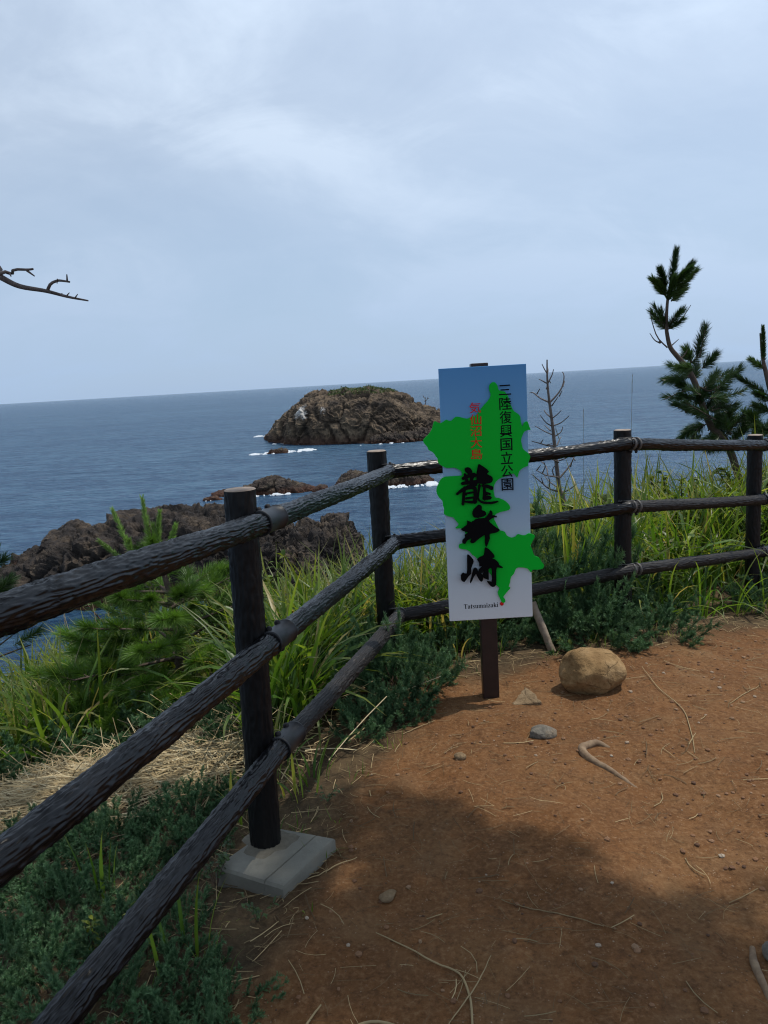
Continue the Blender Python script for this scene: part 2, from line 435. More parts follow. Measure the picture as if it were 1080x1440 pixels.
def cellular(p, pts):
    best1 = np.full(len(p), 1e9); best2 = np.full(len(p), 1e9); idx = np.zeros(len(p), int)
    for k, q in enumerate(pts):
        d = ((p - q) ** 2).sum(1)
        c1 = d < best1
        best2 = np.where(c1, best1, np.minimum(best2, d)); best1 = np.where(c1, d, best1); idx = np.where(c1, k, idx)
    return np.sqrt(best1), np.sqrt(best2), idx
def sea_rock(name, material, prof, cy, front, back, nu=220, nv=120, seed=0, amp=0.8, cell=None, power=0.55, zscale=1.0, parent=None, shift=None, guano=None):
    """ridge lofted along x: prof = [(x, height above sea, y shift)]; front/back = half depths"""
    prof = np.array([(*q, 0)[:3] if len(q) == 2 else q for q in prof], float)
    x0, x1 = prof[0, 0], prof[-1, 0]
    uu = np.linspace(0, 1, nu); xs = x0 + (x1 - x0) * uu
    H = np.interp(xs, prof[:, 0], prof[:, 1]); ysft = np.interp(xs, prof[:, 0], prof[:, 2])
    Hs = np.convolve(np.pad(H, 3, 'edge'), np.ones(7) / 7, 'valid')
    e = np.sqrt(np.clip(1 - np.abs(2 * uu - 1) ** 3.0, 0, 1)) * 0.94 + 0.06
    ph = np.linspace(-0.12, 1.12, nv) * np.pi
    cs = -np.cos(ph); sn = np.sin(ph)
    D = np.where(cs < 0, front, back)
    Yv = cy + ysft[:, None] + np.sign(cs)[None] * (np.abs(cs) ** 0.8)[None] * D[None] * e[:, None]
    Zv = SEA + np.where(sn > 0, np.abs(sn) ** power, sn * 1.2)[None] * (Hs[:, None] + 0.02)
    Zv = np.where(sn[None] < 0, SEA + sn[None] * 3.0, Zv)
    Xv = np.repeat(xs[:, None], nv, 1)
    p = np.stack([Xv.ravel(), Yv.ravel(), Zv.ravel()], 1)
    q = p.reshape(nu, nv, 3)
    du = np.gradient(q, axis=0); dv = np.gradient(q, axis=1)
    n = np.cross(dv, du).reshape(-1, 3); n /= np.linalg.norm(n, axis=1)[:, None] + 1e-9
    ctr = np.array([(x0 + x1) / 2, cy, SEA]); 
    if ((p - ctr) * n).sum(1).mean() < 0: n = -n
    sc = (cell or 4.0)
    d = amp * (0.9 * fbm(p / (sc * 1.6), 5, seed) + 0.5 * ridged(p / sc, 5, seed + 5) - 0.3)
    pw = p + 0.5 * sc * np.stack([fbm(p / (sc * .5), 2, seed + k) for k in (21, 22, 23)], 1)
    d = d + amp * 0.50 * ridged(pw * [1.0, 1.0, 1.7] / (sc * 0.5), 3, seed + 6) + amp * 0.13 * ridged(pw / (sc * 0.16), 3, seed + 7)
    lo, hi = p.min(0), p.max(0); r2 = np.random.default_rng(seed)
    warp = p + sc * 0.35 * np.stack([fbm(p / (sc * .7), 3, seed + k) for k in (1, 2, 3)], 1)
    nc = int(np.clip((hi[0] - lo[0]) * (hi[1] - lo[1] + hi[2] - lo[2]) / sc ** 2 * 1.3, 12, 220))
    pts = lo + r2.random((nc, 3)) * (hi - lo)
    f1, f2, idx = cellular(warp * [1, 1, 0.6], pts * [1, 1, 0.6])
    crack = 1 - sstep(0.0, 0.22 * sc, f2 - f1)
    step = r2.random(nc)[idx] - 0.5
    d = d + amp * (0.8 * step * (1 - crack) - 0.6 * crack)
    p2 = p + n * d[:, None]
    k = np.clip(crack * 0.9 - 0.15, 0, 1)
    gu = np.zeros(len(p))
    if guano:
        for (a, b_, c_, r) in guano:
            dd = np.sqrt(((p2 - [a, b_, c_]) ** 2 * [1, 0.2, 0.7]).sum(1)) / r
            gu = np.maximum(gu, sstep(1.0, 0.3, dd + 0.7 * fbm(p2 * 2.2 / r, 3, seed + 9)))
    g = Geo()
    i = np.arange(nu - 1)[:, None] * nv + np.arange(nv - 1)[None]
    f = np.stack([i, i + nv, i + nv + 1, i + 1], -1).reshape(-1, 4)
    g.add(p2, f, np.stack([step + 0.5, k, gu], 1))
    return g.build(name, material, parent, smooth=False), p2

isl = thing('rocky_island', 'large rounded brown rock island with green turf on its crown', 'island', (-8, 232, SEA))
def at_isl(o): o.parent = isl; o.matrix_parent_inverse = Matrix.Translation(isl.location).inverted(); return o
o, pi = sea_rock('rock', M_ISL, [(-37.5, 0.3, 22), (-35, 2.0, 19), (-31.8, 3.8, 15), (-30, 6.0, 13), (-28, 7.2, 10), (-25.8, 8.8, 7), (-23, 11.6, 4), (-20.4, 12.9, 3), (-15, 13.8, 2), (-8.6, 14.5, 0), (-3, 14.3, -1), (2, 13.4, 0), (7.5, 11.4, 2), (12, 9.0, 3), (16, 6.6, 5), (20, 5.0, 6), (25, 3.2, 8), (30, 0.4, 10)],
                 232, 25, 26, 620, 340, seed=3, amp=1.45, cell=6.0, power=0.5,
                 guano=[(-22, 214, -4.5, 2.2), (-20.5, 212, -6.0, 1.2), (7, 208, -6.6, 1.2), (9.5, 209, -6.8, 1.0), (14, 215, -3.0, 1.2), (-15, 212, -5.5, .9)])
at_isl(o)
o2, _ = sea_rock('ledge', M_SKER, [(-4, 0.2, 0), (-1, 1.6, 0), (3, 2.6, 0), (8, 2.2, 0), (12, 2.6, 1), (17, 1.2, 2), (20, 0.2, 3)], 206, 5, 6, 200, 80, seed=14, amp=0.9, cell=2.6)
at_isl(o2); o2['label'] = 'low reddish broken ledge at the foot of the island'
# turf on the island crown: short blades on the top of the rock
msk = (pi[:, 2] > -1.6) & (pi[:, 0] > -14) & (pi[:, 0] < 8)
tp = pi[msk]
sel = tp[rng.integers(0, len(tp), 9000)] + rng.normal(0, 0.25, (9000, 3)) * [1, 1, 0]
keep = fbm(sel * 0.35, 3, 4) > -0.32
sel = sel[keep]
# blade generator -------------------------------------------------------
def blades(g, base, az, length, tilt, curve, width, K=6, tw=0.0, fold=0.25, rnd=None, rnd2=None):
    n = len(base)
    t = np.linspace(0, 1, K + 1)
    ang = tilt[:, None] + curve[:, None] * t[None] ** 1.4
    dl = (length / K)[:, None]
    rr = np.concatenate([np.zeros((n, 1)), np.cumsum(np.sin(ang[:, 1:]) * dl, 1)], 1)
    zz = np.concatenate([np.zeros((n, 1)), np.cumsum(np.cos(ang[:, 1:]) * dl, 1)], 1)
    azt = az[:, None] + tw * (rng.random((n, 1)) - .5) * t[None]
    ca, sa = np.cos(azt), np.sin(azt)
    c = np.stack([base[:, 0:1] + ca * rr, base[:, 1:2] + sa * rr, base[:, 2:3] + zz], -1)
    wprof = np.minimum(1, 0.45 + 2.5 * t) * (1 - t ** 2.2) + 0.02
    wd = width[:, None] * wprof[None] * 0.5
    roll = (rng.random((n, 1)) - .5) * 1.6
    side = np.stack([-sa * np.cos(roll), ca * np.cos(roll), np.sin(roll) + 0 * sa], -1)
    nrm = np.stack([-ca * np.cos(ang), -sa * np.cos(ang), np.sin(ang)], -1)
    l = c + side * wd[..., None] + nrm * (wd * fold)[..., None]
    r = c - side * wd[..., None] + nrm * (wd * fold)[..., None]
    V = np.stack([l, c, r], 2).reshape(-1, 3)           # n,K+1,3
    b = (np.arange(n) * (K + 1) * 3)[:, None, None]; k = (np.arange(K) * 3)[None, :, None]; s_ = np.arange(2)[None, None]
    i = b + k + s_
    F = np.stack([i, i + 1, i + 4, i + 3], -1).reshape(-1, 4)
    rnd = rng.random(n) if rnd is None else rnd
    rnd2 = rng.random(n) if rnd2 is None else rnd2
    C = np.stack([np.repeat(rnd, (K + 1) * 3), np.tile(np.repeat(t, 3), n), np.repeat(rnd2, (K + 1) * 3)], 1)
    g.add(V, F, C)
M_TURF = foliage_mat('island_turf', [(0, (0.040, 0.070, 0.018)), (0.6, (0.070, 0.110, 0.028)), (1, (0.12, 0.15, 0.045))], 0.2)
g = Geo(); n = len(sel)
blades(g, sel, rng.random(n) * 6.28, 0.25 + rng.random(n) * 0.3, rng.random(n) * 0.6, rng.random(n) * 0.8, 0.18 + 0.2 * rng.random(n), K=2)
o = at_isl(g.build('turf', M_TURF)); o['kind'] = 'stuff'
M_DEADWOOD = None
m_dead, t, out = mat('weathered_wood')
P = objco(t)
c = cramp(t, noise(t, P, 35, 5, 0.7), [(0.3, (0.055, 0.042, 0.038)), (0.55, (0.13, 0.105, 0.095)), (0.8, (0.22, 0.185, 0.165))])
princ(t, out, c, 0.85, bump(t, noise(t, P, 60, 4), 0.6, 0.004))
M_DEADWOOD = m_dead
g = Geo()
tx, ty, tz = 14.2, 231.0, -1.6
tz = float(np.max(pi[(np.abs(pi[:, 0] - tx) < 1) & (np.abs(pi[:, 1] - ty) < 3)][:, 2])) - 0.2
for br in ([(0, 0, 0), (0.15, 0, 0.8), (0.0, 0, 1.5), (0.25, 0, 2.2)], [(0.1, 0, 1.1), (0.6, 0, 1.5), (0.9, 0, 2.3)], [(0.1, 0, 1.7), (-0.4, 0.1, 2.2), (-0.6, 0.1, 2.9)], [(0.7, 0, 1.7), (1.2, 0, 1.8)], [(0.0, 0, 0.9), (-0.5, .1, 1.2)]):
    tube(g, spline(np.array(br) + [tx, ty, tz], 7), np.linspace(0.14, 0.06, 7), 5)
tag(g.build('bare_tree', M_DEADWOOD, origin=(tx, ty, tz)), 'tiny leafless tree standing on the island crown', 'tree')

def rock_thing(name, label, cat, *a, group=None, **k):
    o, p = sea_rock(name, *a, **k); tag(o, label, cat, group); return p
rock_thing('headland_rock', 'big dark brown headland rock at the left behind the young pine', 'rock', M_NEAR,
           [(-37, 0.3, 4), (-34, 1.55, 2), (-31.5, 2.55, 0), (-29, 3.35, 0), (-27, 4.45, 0), (-25.5, 4.85, -1), (-23.5, 5.75, 0), (-21, 5.85, 0), (-19, 6.15, 0), (-17, 5.75, 0), (-13.5, 5.45, 1), (-10, 4.85, 2), (-7.5, 2.35, 3), (-6, 0.3, 4)], 66, 8.5, 8, 560, 300, seed=22, amp=0.95, cell=3.2, power=0.6)
rock_thing('shore_boulder', 'black rounded boulder at the left end of the headland rock', 'rock', M_NEAR,
           [(-31.2, 0.3), (-30.2, 3.5), (-29.2, 4.9), (-27.6, 5.2), (-26.3, 4.5), (-25.3, 2.1), (-24.6, 0.3)], 67, 4, 4, 120, 80, seed=25, amp=0.5, cell=2.4, power=0.5)
rock_thing('jagged_rock', 'jagged dark rock with a rusty waterline between the two fence posts', 'rock', M_NEAR,
           [(-13.5, 1.8, 0), (-11.5, 3.8, 0), (-10.2, 4.4, 0), (-8.9, 4.7, 0), (-8.3, 3.8, 0), (-7.3, 4.4, 0), (-5.5, 4.8, 0), (-4.2, 5.0, 0), (-3.4, 5.2, 0), (-2.7, 4.5, 0), (-2.1, 2.6, 1), (-1.5, 0.4, 1.5), (-0.6, 0.2, 2)], 62, 6.5, 5, 440, 260, seed=31, amp=0.8, cell=2.2, power=0.65,
           guano=[(-5.2, 56.5, -9.8, .5), (-4.7, 56, -10.6, .5)])
rock_thing('reef_rock', 'low reddish reef left of the corner post, behind the near post', 'rock', M_SKER,
           [(-27, 0.1), (-24.5, 0.55), (-22.5, 0.75), (-20.5, 1.15), (-18.6, 2.35), (-17.2, 2.55), (-15.5, 1.85), (-13.5, 1.25), (-11.5, 0.65), (-9.8, 0.1)], 120, 4, 4, 200, 70, seed=41, amp=0.55, cell=2.0)
rock_thing('reef_rock', 'reddish brown reef in breaking surf right behind the corner post', 'rock', M_SKER,
           [(-7.6, 0.1), (-6.5, 1.45), (-4.5, 2.25), (-2.5, 1.85), (0, 2.55), (2.5, 2.35), (4.5, 2.45), (6.2, 2.05), (7.6, 0.65), (8.4, 0.1)], 122, 5, 5, 200, 70, seed=43, amp=0.6, cell=2.0)
rock_thing('reef_rock', 'wave-washed dark red rock left of the island, trailing white foam', 'rock', M_SKER,
           [(-28.6, 0.1), (-27.2, .8), (-26, 1.0), (-24.5, 1.4), (-23.4, 1.0), (-22.6, .1)], 191, 1.6, 1.6, 90, 40, seed=45, amp=0.4, cell=1.4)
rock_thing('reef_rock', 'single small dark stone awash just below the island', 'rock', M_SKER,
           [(-20.4, 0.1), (-19.6, .8), (-18.8, 1.2), (-17.8, .9), (-17, .1)], 214, 1.4, 1.4, 60, 40, seed=47, amp=0.3, cell=1.4)
rock_thing('reef_rock', 'smallest reddish rock awash left of the near fence post', 'rock', M_SKER,
           [(-26.8, 0.1), (-26.0, .6), (-25.0, .7), (-24.0, .1)], 114, .8, .8, 50, 30, seed=48, amp=0.2, cell=1.0)
rock_thing('reef_rock', 'little black rock between the two reefs, above the top rail', 'rock', M_SKER,
           [(-11.0, 0.1), (-10.3, .7), (-9.5, 1.0), (-8.6, .7), (-8.1, .1)], 117, .9, .9, 50, 30, seed=49, amp=0.2, cell=1.0)

# foam: broken patches of froth lying a hand above the mean water level
m_foam, t, out = mat('sea_foam'); princ(t, out, (0.58, 0.62, 0.66), 0.8)
g = Geo()
def foam(cx, cy, rx, ry, dens, seed, ns=None):
    st = max(rx, ry) / 40.0
    n1, n2 = int(2 * rx / st), max(3, int(2 * ry / (st * 0.8)))
    xs, ys = np.linspace(-1, 1, n1), np.linspace(-1, 1, n2)
    Xa, Ya = np.meshgrid(xs, ys); x, y = Xa.ravel() * rx + cx, Ya.ravel() * ry + cy
    fall = 1 - (Xa.ravel() ** 2 + Ya.ravel() ** 2)
    p = np.stack([x * 0.9, y * 0.35, 0 * x + seed], 1)
    v = fbm(p * 1.1, 4, seed) * 1.7 + fall * 0.8 - (1 - dens) - .18
    kk = v > 0
    x, y, v = x[kk], y[kk], v[kk]
    if len(x) == 0: return
    h = np.clip(v, 0, .5) * 0.45
    hw, hh = rx / n1 * 1.15, ry / n2 * 1.3
    jx, jy = rng.normal(0, hw * .4, len(x)), rng.normal(0, hh * .4, len(x))
    for k in range(1):
        b = np.stack([x + jx, y + jy, SEA + 0.08 + h], 1)
        V = np.stack([b + [-hw, -hh, -.12], b + [hw, -hh, -.12], b + [hw, hh, -.12], b + [-hw, hh, -.12], b], 1).reshape(-1, 3)
        o = np.arange(len(x))[:, None, None] * 5
        F = (o + np.array([[0, 1, 4], [1, 2, 4], [2, 3, 4], [3, 0, 4]])[None]).reshape(-1, 3)
        g.add(V, F)
for a in [(-39.5, 262, 4.5, 3.0, .75, 1), (-25, 222, 6, 2.2, .7, 2), (-29.5, 190.5, 3.5, 2.4, .8, 3), (-21.5, 193, 4.5, 3.5, .8, 4), (-19, 195, 3, 3.0, .6, 14), (-15, 213, 4.5, 2.0, .55, 5), (-21, 214, 2.0, 1.2, .5, 15),
          (1.0, 116.6, 7.5, 1.6, .75, 6), (7.8, 118, 1.6, 4, .6, 7), (-6.2, 115.5, 3.0, 2.0, .6, 8), (-16, 115.5, 2.0, .8, .85, 9), (-21, 115.2, 4, .8, .45, 10), (-25, 113, 2.5, .6, .3, 11),
          (2, 200, 9, 1.2, .25, 12), (-0.8, 59.5, 1.6, 1.2, .35, 13), (-1.0, 63, 1.2, 2.4, .45, 17), (18, 206, 3, 2, .5, 18), (4, 127.5, 3, 1.5, .5, 19)]:
    foam(*a)
tag(g.build('sea_foam', m_foam, smooth=True), 'white surf foam round the reefs and the island', kind='stuff')

# ------------------------------------------------------------------ fence
def bark_mat(name, base, crest, spec_rough, crest_amt):
    m, t, out = mat(name)
    s = tintsep(t); P = objco(t)
    n_ = noise(t, P, 45, 5, 0.6); n2 = noise(t, P, 3.0, 4, 0.6)
    c = cmix(t, cramp(t, s[1], [(0.55, 0.0), (0.95, crest_amt)]), base, crest)
    c = cmix(t, cramp(t, n2, [(0.55, 0.0), (0.8, 0.25)]), c, crest)
    c = cmix(t, cramp(t, n_, [(0.55, 0.0), (0.8, 0.4)]), c, tuple(x * 0.5 for x in base))
    princ(t, out, c, spec_rough, bump(t, n_, 0.35, 0.0015), Specular_IOR_Level=0.30)
    return m
M_RAIL = bark_mat('fake_bark_rail', (0.0022, 0.0023, 0.0030), (0.021, 0.023, 0.030), 0.30, 0.95)  # crest colour paints the highlights along the ridges over a near-black base
M_RAILW = bark_mat('weathered_bark_rail', (0.011, 0.0095, 0.0095), (0.080, 0.067, 0.060), 0.55, 0.9)
M_POST = bark_mat('fake_bark_post', (0.0038, 0.0034, 0.0036), (0.0105, 0.009, 0.009), 0.5, 0.6)
m_cut, t, out = mat('cut_log_face')
P = objco(t)
c = cramp(t, noise(t, P, 28, 4), [(0.35, (0.22, 0.165, 0.125)), (0.65, (0.34, 0.265, 0.21))])
princ(t, out, c, 0.75, bump(t, noise(t, P, 90, 3), 0.3, 0.002))
m_sleeve, t, out = mat('sleeve_paint')
P = objco(t)
princ(t, out, cramp(t, noise(t, P, 25, 4), [(0.3, (0.006, 0.006, 0.0075)), (0.7, (0.012, 0.012, 0.0145))]), 0.48, bump(t, noise(t, P, 120, 3), 0.15, 0.001))
m_bolt, t, out = mat('bolt_metal'); princ(t, out, (0.022, 0.021, 0.023), 0.6, Specular_IOR_Level=0.2)
m_band, t, out = mat('strap_metal')
princ(t, out, cramp(t, noise(t, objco(t), 40, 4), [(0.35, (0.05, 0.045, 0.042)), (0.7, (0.12, 0.105, 0.095))]), 0.5)

fence = thing('bark_rail_fence', 'dark fake-bark three rail fence turning a corner along the cliff path', 'fence', (-0.43, 2.30, 0))
FO = np.array([-0.43, 2.30, 0.0])
def fpart(g, name, m, smooth=True, parent=None):
    o = g.build(name, m, smooth=smooth, origin=None)
    p = parent or fence
    o.parent = p
    if parent is None: o.matrix_parent_inverse = Matrix.Translation(-Vector(FO))
    return o
def bark_tube(p, q, r, n=72, ds=0.007, seed=0, ridges=11, amp=0.0028, taper=0.0, bow=0.0, vertical=False):
    p, q = np.array(p, float), np.array(q, float)
    Ln = np.linalg.norm(q - p); k = max(8, int(Ln / ds))
    tt = np.linspace(0, 1, k)
    pts = p + (q - p) * tt[:, None]; pts[:, 2] += bow * np.sin(tt * np.pi)
    _, A, B = frames(pts)
    th = np.arange(n) / n * 2 * np.pi
    S, TH = np.meshgrid(tt * Ln, th, indexing='ij')
    a = np.stack([np.cos(TH).ravel() * 1.6, np.sin(TH).ravel() * 1.6, S.ravel() * 9], 1) + seed * 3.1
    a2 = np.stack([np.cos(TH).ravel() * 3.4, np.sin(TH).ravel() * 3.4, S.ravel() * 30], 1) + seed * 1.7
    ph = TH.ravel() * ridges / 2 + 3.0 * fbm(a, 2, seed) + 1.0 * vnoise(a2, seed + 3)
    rid = 1 - np.abs(np.sin(ph)); rid = rid ** 1.6
    rid = np.maximum(rid, 0.8 * (1 - np.abs(np.sin(ph * 1.37 + 1.9 + 1.5 * vnoise(a, seed + 8)))) ** 3)
    h = amp * (rid * (0.75 + 0.5 * vnoise(a * 0.7, seed + 4)) + 0.35 * vnoise(a2 * 2, seed + 6)) + 0.0025 * vnoise(a * [.6, .6, .25], seed + 7)
    rad = (r * (1 - taper * S.ravel() / Ln) + h - amp * 0.4).reshape(k, n)
    v = pts[:, None] + rad[..., None] * (np.cos(th)[None, :, None] * A[:, None] + np.sin(th)[None, :, None] * B[:, None])
    g = Geo(); v = v.reshape(-1, 3)
    i = np.arange(k - 1)[:, None] * n; j = np.arange(n)[None]; j2 = (j + 1) % n
    g.add(v, np.stack([i + j, i + j2, i + n + j2, i + n + j], -1).reshape(-1, 4), np.stack([rid * 0 + seed * .13 % 1, np.clip(rid, 0, 1), rid * 0], 1))
    for e, rev in ((0, True), (k - 1, False)):
        vv = np.concatenate([v[e * n:(e + 1) * n], pts[e:e + 1]])
        ff = np.stack([np.arange(n), (np.arange(n) + 1) % n, np.full(n, n)], 1)
        g.add(vv, ff[:, ::-1] if rev else ff)
    return g
POSTS = [(-0.86, 0.81, 1.26), (-0.43, 2.30, 1.203), (-0.02, 3.85, 1.158), (1.39, 4.40, 1.147), (2.545, 5.20, 0.997), (3.80, 5.95, 0.90)]
PR = 0.0485
for k, (x, y, zt) in enumerate(POSTS):
    zb = g1(x, y) - 0.15
    gp = bark_tube((x - (0.02 if k == 1 else 0), y, zb), (x, y, zt), PR, n=84 if k == 1 else 64, ds=0.009, seed=k + 20, ridges=16, amp=0.0040)
    po = fpart(gp, 'post', M_POST)
    gc = Geo(); n = 32; th = np.arange(n) / n * 6.2832
    ring = np.stack([x + np.cos(th) * (PR - .001), y + np.sin(th) * (PR - .001), np.full(n, zt + .0005)], 1)
    ring2 = np.stack([x + np.cos(th) * (PR - .006), y + np.sin(th) * (PR - .006), np.full(n, zt + .004)], 1)
    gc.add(np.concatenate([ring, ring2, [[x, y, zt + .0045]]]), np.stack([np.arange(n), (np.arange(n) + 1) % n, n + (np.arange(n) + 1) % n, n + np.arange(n)], 1))
    gc.add(np.concatenate([ring2, [[x, y, zt + .0045]]]), np.stack([np.arange(n), (np.arange(n) + 1) % n, np.full(n, n)], 1))
    o = gc.build('post_top', m_cut); o.parent = po
RR = 0.0345
# rail joints (x, y, z) on the path side of each post, from the near post outside the picture to the far right
RJ = [
    [(-0.80, 0.80, 1.172), (-0.372, 2.285, 1.100), (0.044, 3.80, 1.058), (1.412, 4.345, 1.072), (2.57, 5.14, 0.932), (3.83, 5.89, 0.82)],
    [(-0.80, 0.80, 0.745), (-0.372, 2.285, 0.722), (0.046, 3.80, 0.694), (1.412, 4.345, 0.710), (2.57, 5.14, 0.562), (3.83, 5.89, 0.45)],
    [(-0.80, 0.80, 0.352), (-0.372, 2.285, 0.372), (0.050, 3.80, 0.312), (1.412, 4.345, 0.335), (2.57, 5.14, 0.196), (3.83, 5.89, 0.09)],
]
for ri, row in enumerate(RJ):
    for k in range(5):
        p, q = np.array(row[k]), np.array(row[k + 1])
        d = (q - p) / np.linalg.norm(q - p)
        ext0 = 0.0; ext1 = 0.0
        gp = bark_tube(p - d * 0.012, q + d * 0.012, RR, n=96 if k < 2 else 64, ds=0.0065 if k < 2 else 0.010, seed=ri * 7 + k, ridges=20, amp=0.0056, bow=-0.004)
        m_ = M_RAILW if (ri == 2 and k >= 1) or (ri == 1 and k == 3) else M_RAIL
        o = fpart(gp, 'rail', m_)
        if m_ is M_RAILW: o['label'] = 'rail weathered to greyer brown'
def dome(g, c, nrm, r, h):
    nrm = np.array(nrm, float) / np.linalg.norm(nrm)
    tube(g, [np.array(c), np.array(c) + nrm * h * .6, np.array(c) + nrm * h * .9, np.array(c) + nrm * h], [r, r, r * .72, r * .25], 10)
def sleeve(c, d, Ls, r, name, m_):
    d = np.array(d) / np.linalg.norm(d); c = np.array(c)
    g = Geo(); e = Ls / 2
    st = [(-e, r * .97), (-e, r * 1.06), (-e + .006, r * 1.07), (-e + .008, r), (e - .008, r), (e - .006, r * 1.07), (e, r * 1.06), (e, r * .97)]
    tube(g, [c + d * (s_ + 1e-5 * i_) for i_, (s_, _) in enumerate(st)], [x[1] for x in st], 36)
    o = fpart(g, name, m_)
    up = np.array([0, 0, 1.0]) - d * d[2]; up /= np.linalg.norm(up); sd = np.cross(d, up)
    for s_ in (-e * .55, e * .45):
        gb = Geo(); nr = up * .94 - sd * .34
        dome(gb, c + d * s_ + nr * r * .96, nr, .010, .013)
        b_ = fpart(gb, 'bolt', m_bolt, parent=o)
    gb = Geo(); dome(gb, c - up * r * .96 + d * e * .3, -up, .010, .016); fpart(gb, 'bolt', m_bolt, parent=o)
for row in RJ:
    p, q, p0 = np.array(row[1]), np.array(row[2]), np.array(row[0])
    d = (q - p) / np.linalg.norm(q - p)
    sleeve(p + d * 0.055, d, 0.135, RR * 1.09, 'joint_sleeve', m_sleeve)
    p, q = np.array(row[4]), np.array(row[5]); d = (q - p) / np.linalg.norm(q - p)
    sleeve(p + d * 0.085, d, 0.14, RR * 1.09, 'joint_sleeve', m_sleeve)
    # corner: one thin wire band and a lying strap; far post: a pair of bands
    p, q = np.array(row[2]), np.array(row[3]); d = (q - p) / np.linalg.norm(q - p)
    d0 = (np.array(row[2]) - np.array(row[1])); d0 /= np.linalg.norm(d0)
    g = Geo(); tube(g, [p + d * .006, p + d * .006 + d0 * .004, p + d * .012 + d0 * .008], [RR * 1.12, RR * 1.15, RR * 1.12], 24)
    fpart(g, 'band', m_band)
    g = Geo(); box(g, (-.045, -.006, 0), (.03, .006, .004), at=(p[0] - .01, p[1] + .012, p[2] + RR * .98)); o = fpart(g, 'strap', m_band)
    g = Geo(); dome(g, (p[0] + .0, p[1] + .012, p[2] + RR * .98 + .004), (0, 0, 1), .007, .008); fpart(g, 'bolt', m_bolt, parent=o)
    p = np.array(row[3]); q2 = np.array(row[4]); d = (q2 - p) / np.linalg.norm(q2 - p)
    for s_, w_ in ((0.012, .014), (0.058, .014)):
        g = Geo(); tube(g, [p + d * (s_ - w_ / 2 - .001), p + d * (s_ - w_ / 2), p + d * (s_ + w_ / 2), p + d * (s_ + w_ / 2 + .001)], [RR * .98, RR * 1.15, RR * 1.15, RR * .98], 28)
        o = fpart(g, 'band', m_band)
        gb = Geo(); dome(gb, p + d * s_ + np.array([0, 0, -RR * 1.13]), (0.2, -.2, -1), .008, .014); fpart(gb, 'bolt', m_bolt, parent=o)
    g = Geo(); box(g, (-.055, -.007, 0), (.03, .007, .004), at=(p[0] - .01, p[1] - .004, p[2] + RR * 1.0)); fpart(g, 'strap', m_band)

# concrete footing of the near post
m_conc, t, out = mat('concrete')
P = geopos(t)
c = cramp(t, noise(t, P, 6, 5, 0.6), [(0.3, (0.125, 0.118, 0.095)), (0.7, (0.215, 0.205, 0.168))])
c = cmix(t, cramp(t, noise(t, P, 90, 4, 0.7), [(0.5, 0.0), (0.75, 0.5)]), c, (0.15, 0.135, 0.11))
c = cmix(t, cramp(t, noise(t, P, 3.2, 3), [(0.55, 0.0), (0.7, 0.6)]), c, (0.30, 0.23, 0.15))
princ(t, out, c, 0.92, bump(t, noise(t, P, 160, 4, 0.7), 0.5, 0.003))
FC = np.array([(-0.222, 2.302), (-0.364, 2.063), (-0.592, 2.186), (-0.440, 2.390)])
g = Geo(); zt = 0.040
def prism_xy(g, pts, z0, z1, bev=0.008):
    pts = np.array(pts); c0 = pts.mean(0); n = len(pts)
    ins = c0 + (pts - c0) * (1 - bev / np.linalg.norm(pts - c0, axis=1).mean())
    v = np.concatenate([np.c_[pts, np.full(n, z0)], np.c_[pts, np.full(n, z1 - bev)], np.c_[ins, np.full(n, z1)]])
    k = np.arange(n); k2 = (k + 1) % n
    g.add(v, np.concatenate([np.stack([k, k2, n + k2, n + k], 1), np.stack([n + k, n + k2, 2 * n + k2, 2 * n + k], 1)]))
    g.add(np.c_[ins, np.full(n, z1)], [list(range(n))] if n == 4 else [[0, i, i + 1] for i in range(1, n - 1)])
lerp = lambda a, b, u: a + (b - a) * u
# the slab is cast in two pours with a joint parallel to its right edge
a1, a2 = lerp(FC[0], FC[3], .27), lerp(FC[1], FC[2], .27)
b1, b2 = lerp(FC[0], FC[3], .2735), lerp(FC[1], FC[2], .2735)
if (np.cross(FC[1] - FC[0], FC[2] - FC[0])) > 0: order = 1
prism_xy(g, [FC[0], a1, a2, FC[1]], -.12, zt)
prism_xy(g, [b1, FC[3], FC[2], b2], -.12, zt - .0005)
slab = fpart(g, 'footing', m_conc, smooth=False)
slab['label'] = 'grey square concrete footing round the near post'
m_mort, t, out = mat('mortar'); P = geopos(t)
princ(t, out, cramp(t, noise(t, P, 30, 5), [(0.3, (0.085, 0.074, 0.054)), (0.7, (0.15, 0.132, 0.098))]), 0.95, bump(t, noise(t, P, 120, 4), .7, .003))
g = Geo(); n = 28; th = np.arange(n) / n * 6.2832
px_, py_ = -.442, 2.30
rr0 = 0.088 + .014 * np.sin(th * 3 + 1) + .008 * np.sin(th * 7)
o_ = np.stack([px_ + np.cos(th) * rr0, py_ + np.sin(th) * rr0 * .9, np.full(n, zt - .001)], 1)
i_ = np.stack([px_ + np.cos(th) * rr0 * .8, py_ + np.sin(th) * rr0 * .72, np.full(n, zt + .002)], 1)
c_ = np.stack([px_ + np.cos(th) * PR * .8, py_ + np.sin(th) * PR * .8, np.full(n, zt + .007)], 1)
k = np.arange(n); k2 = (k + 1) % n
g.add(np.concatenate([o_, i_, c_]), np.concatenate([np.stack([k, k2, n + k2, n + k], 1), np.stack([n + k, n + k2, 2 * n + k2, 2 * n + k], 1)]))
o = g.build('mortar_collar', m_mort); o.parent = slab

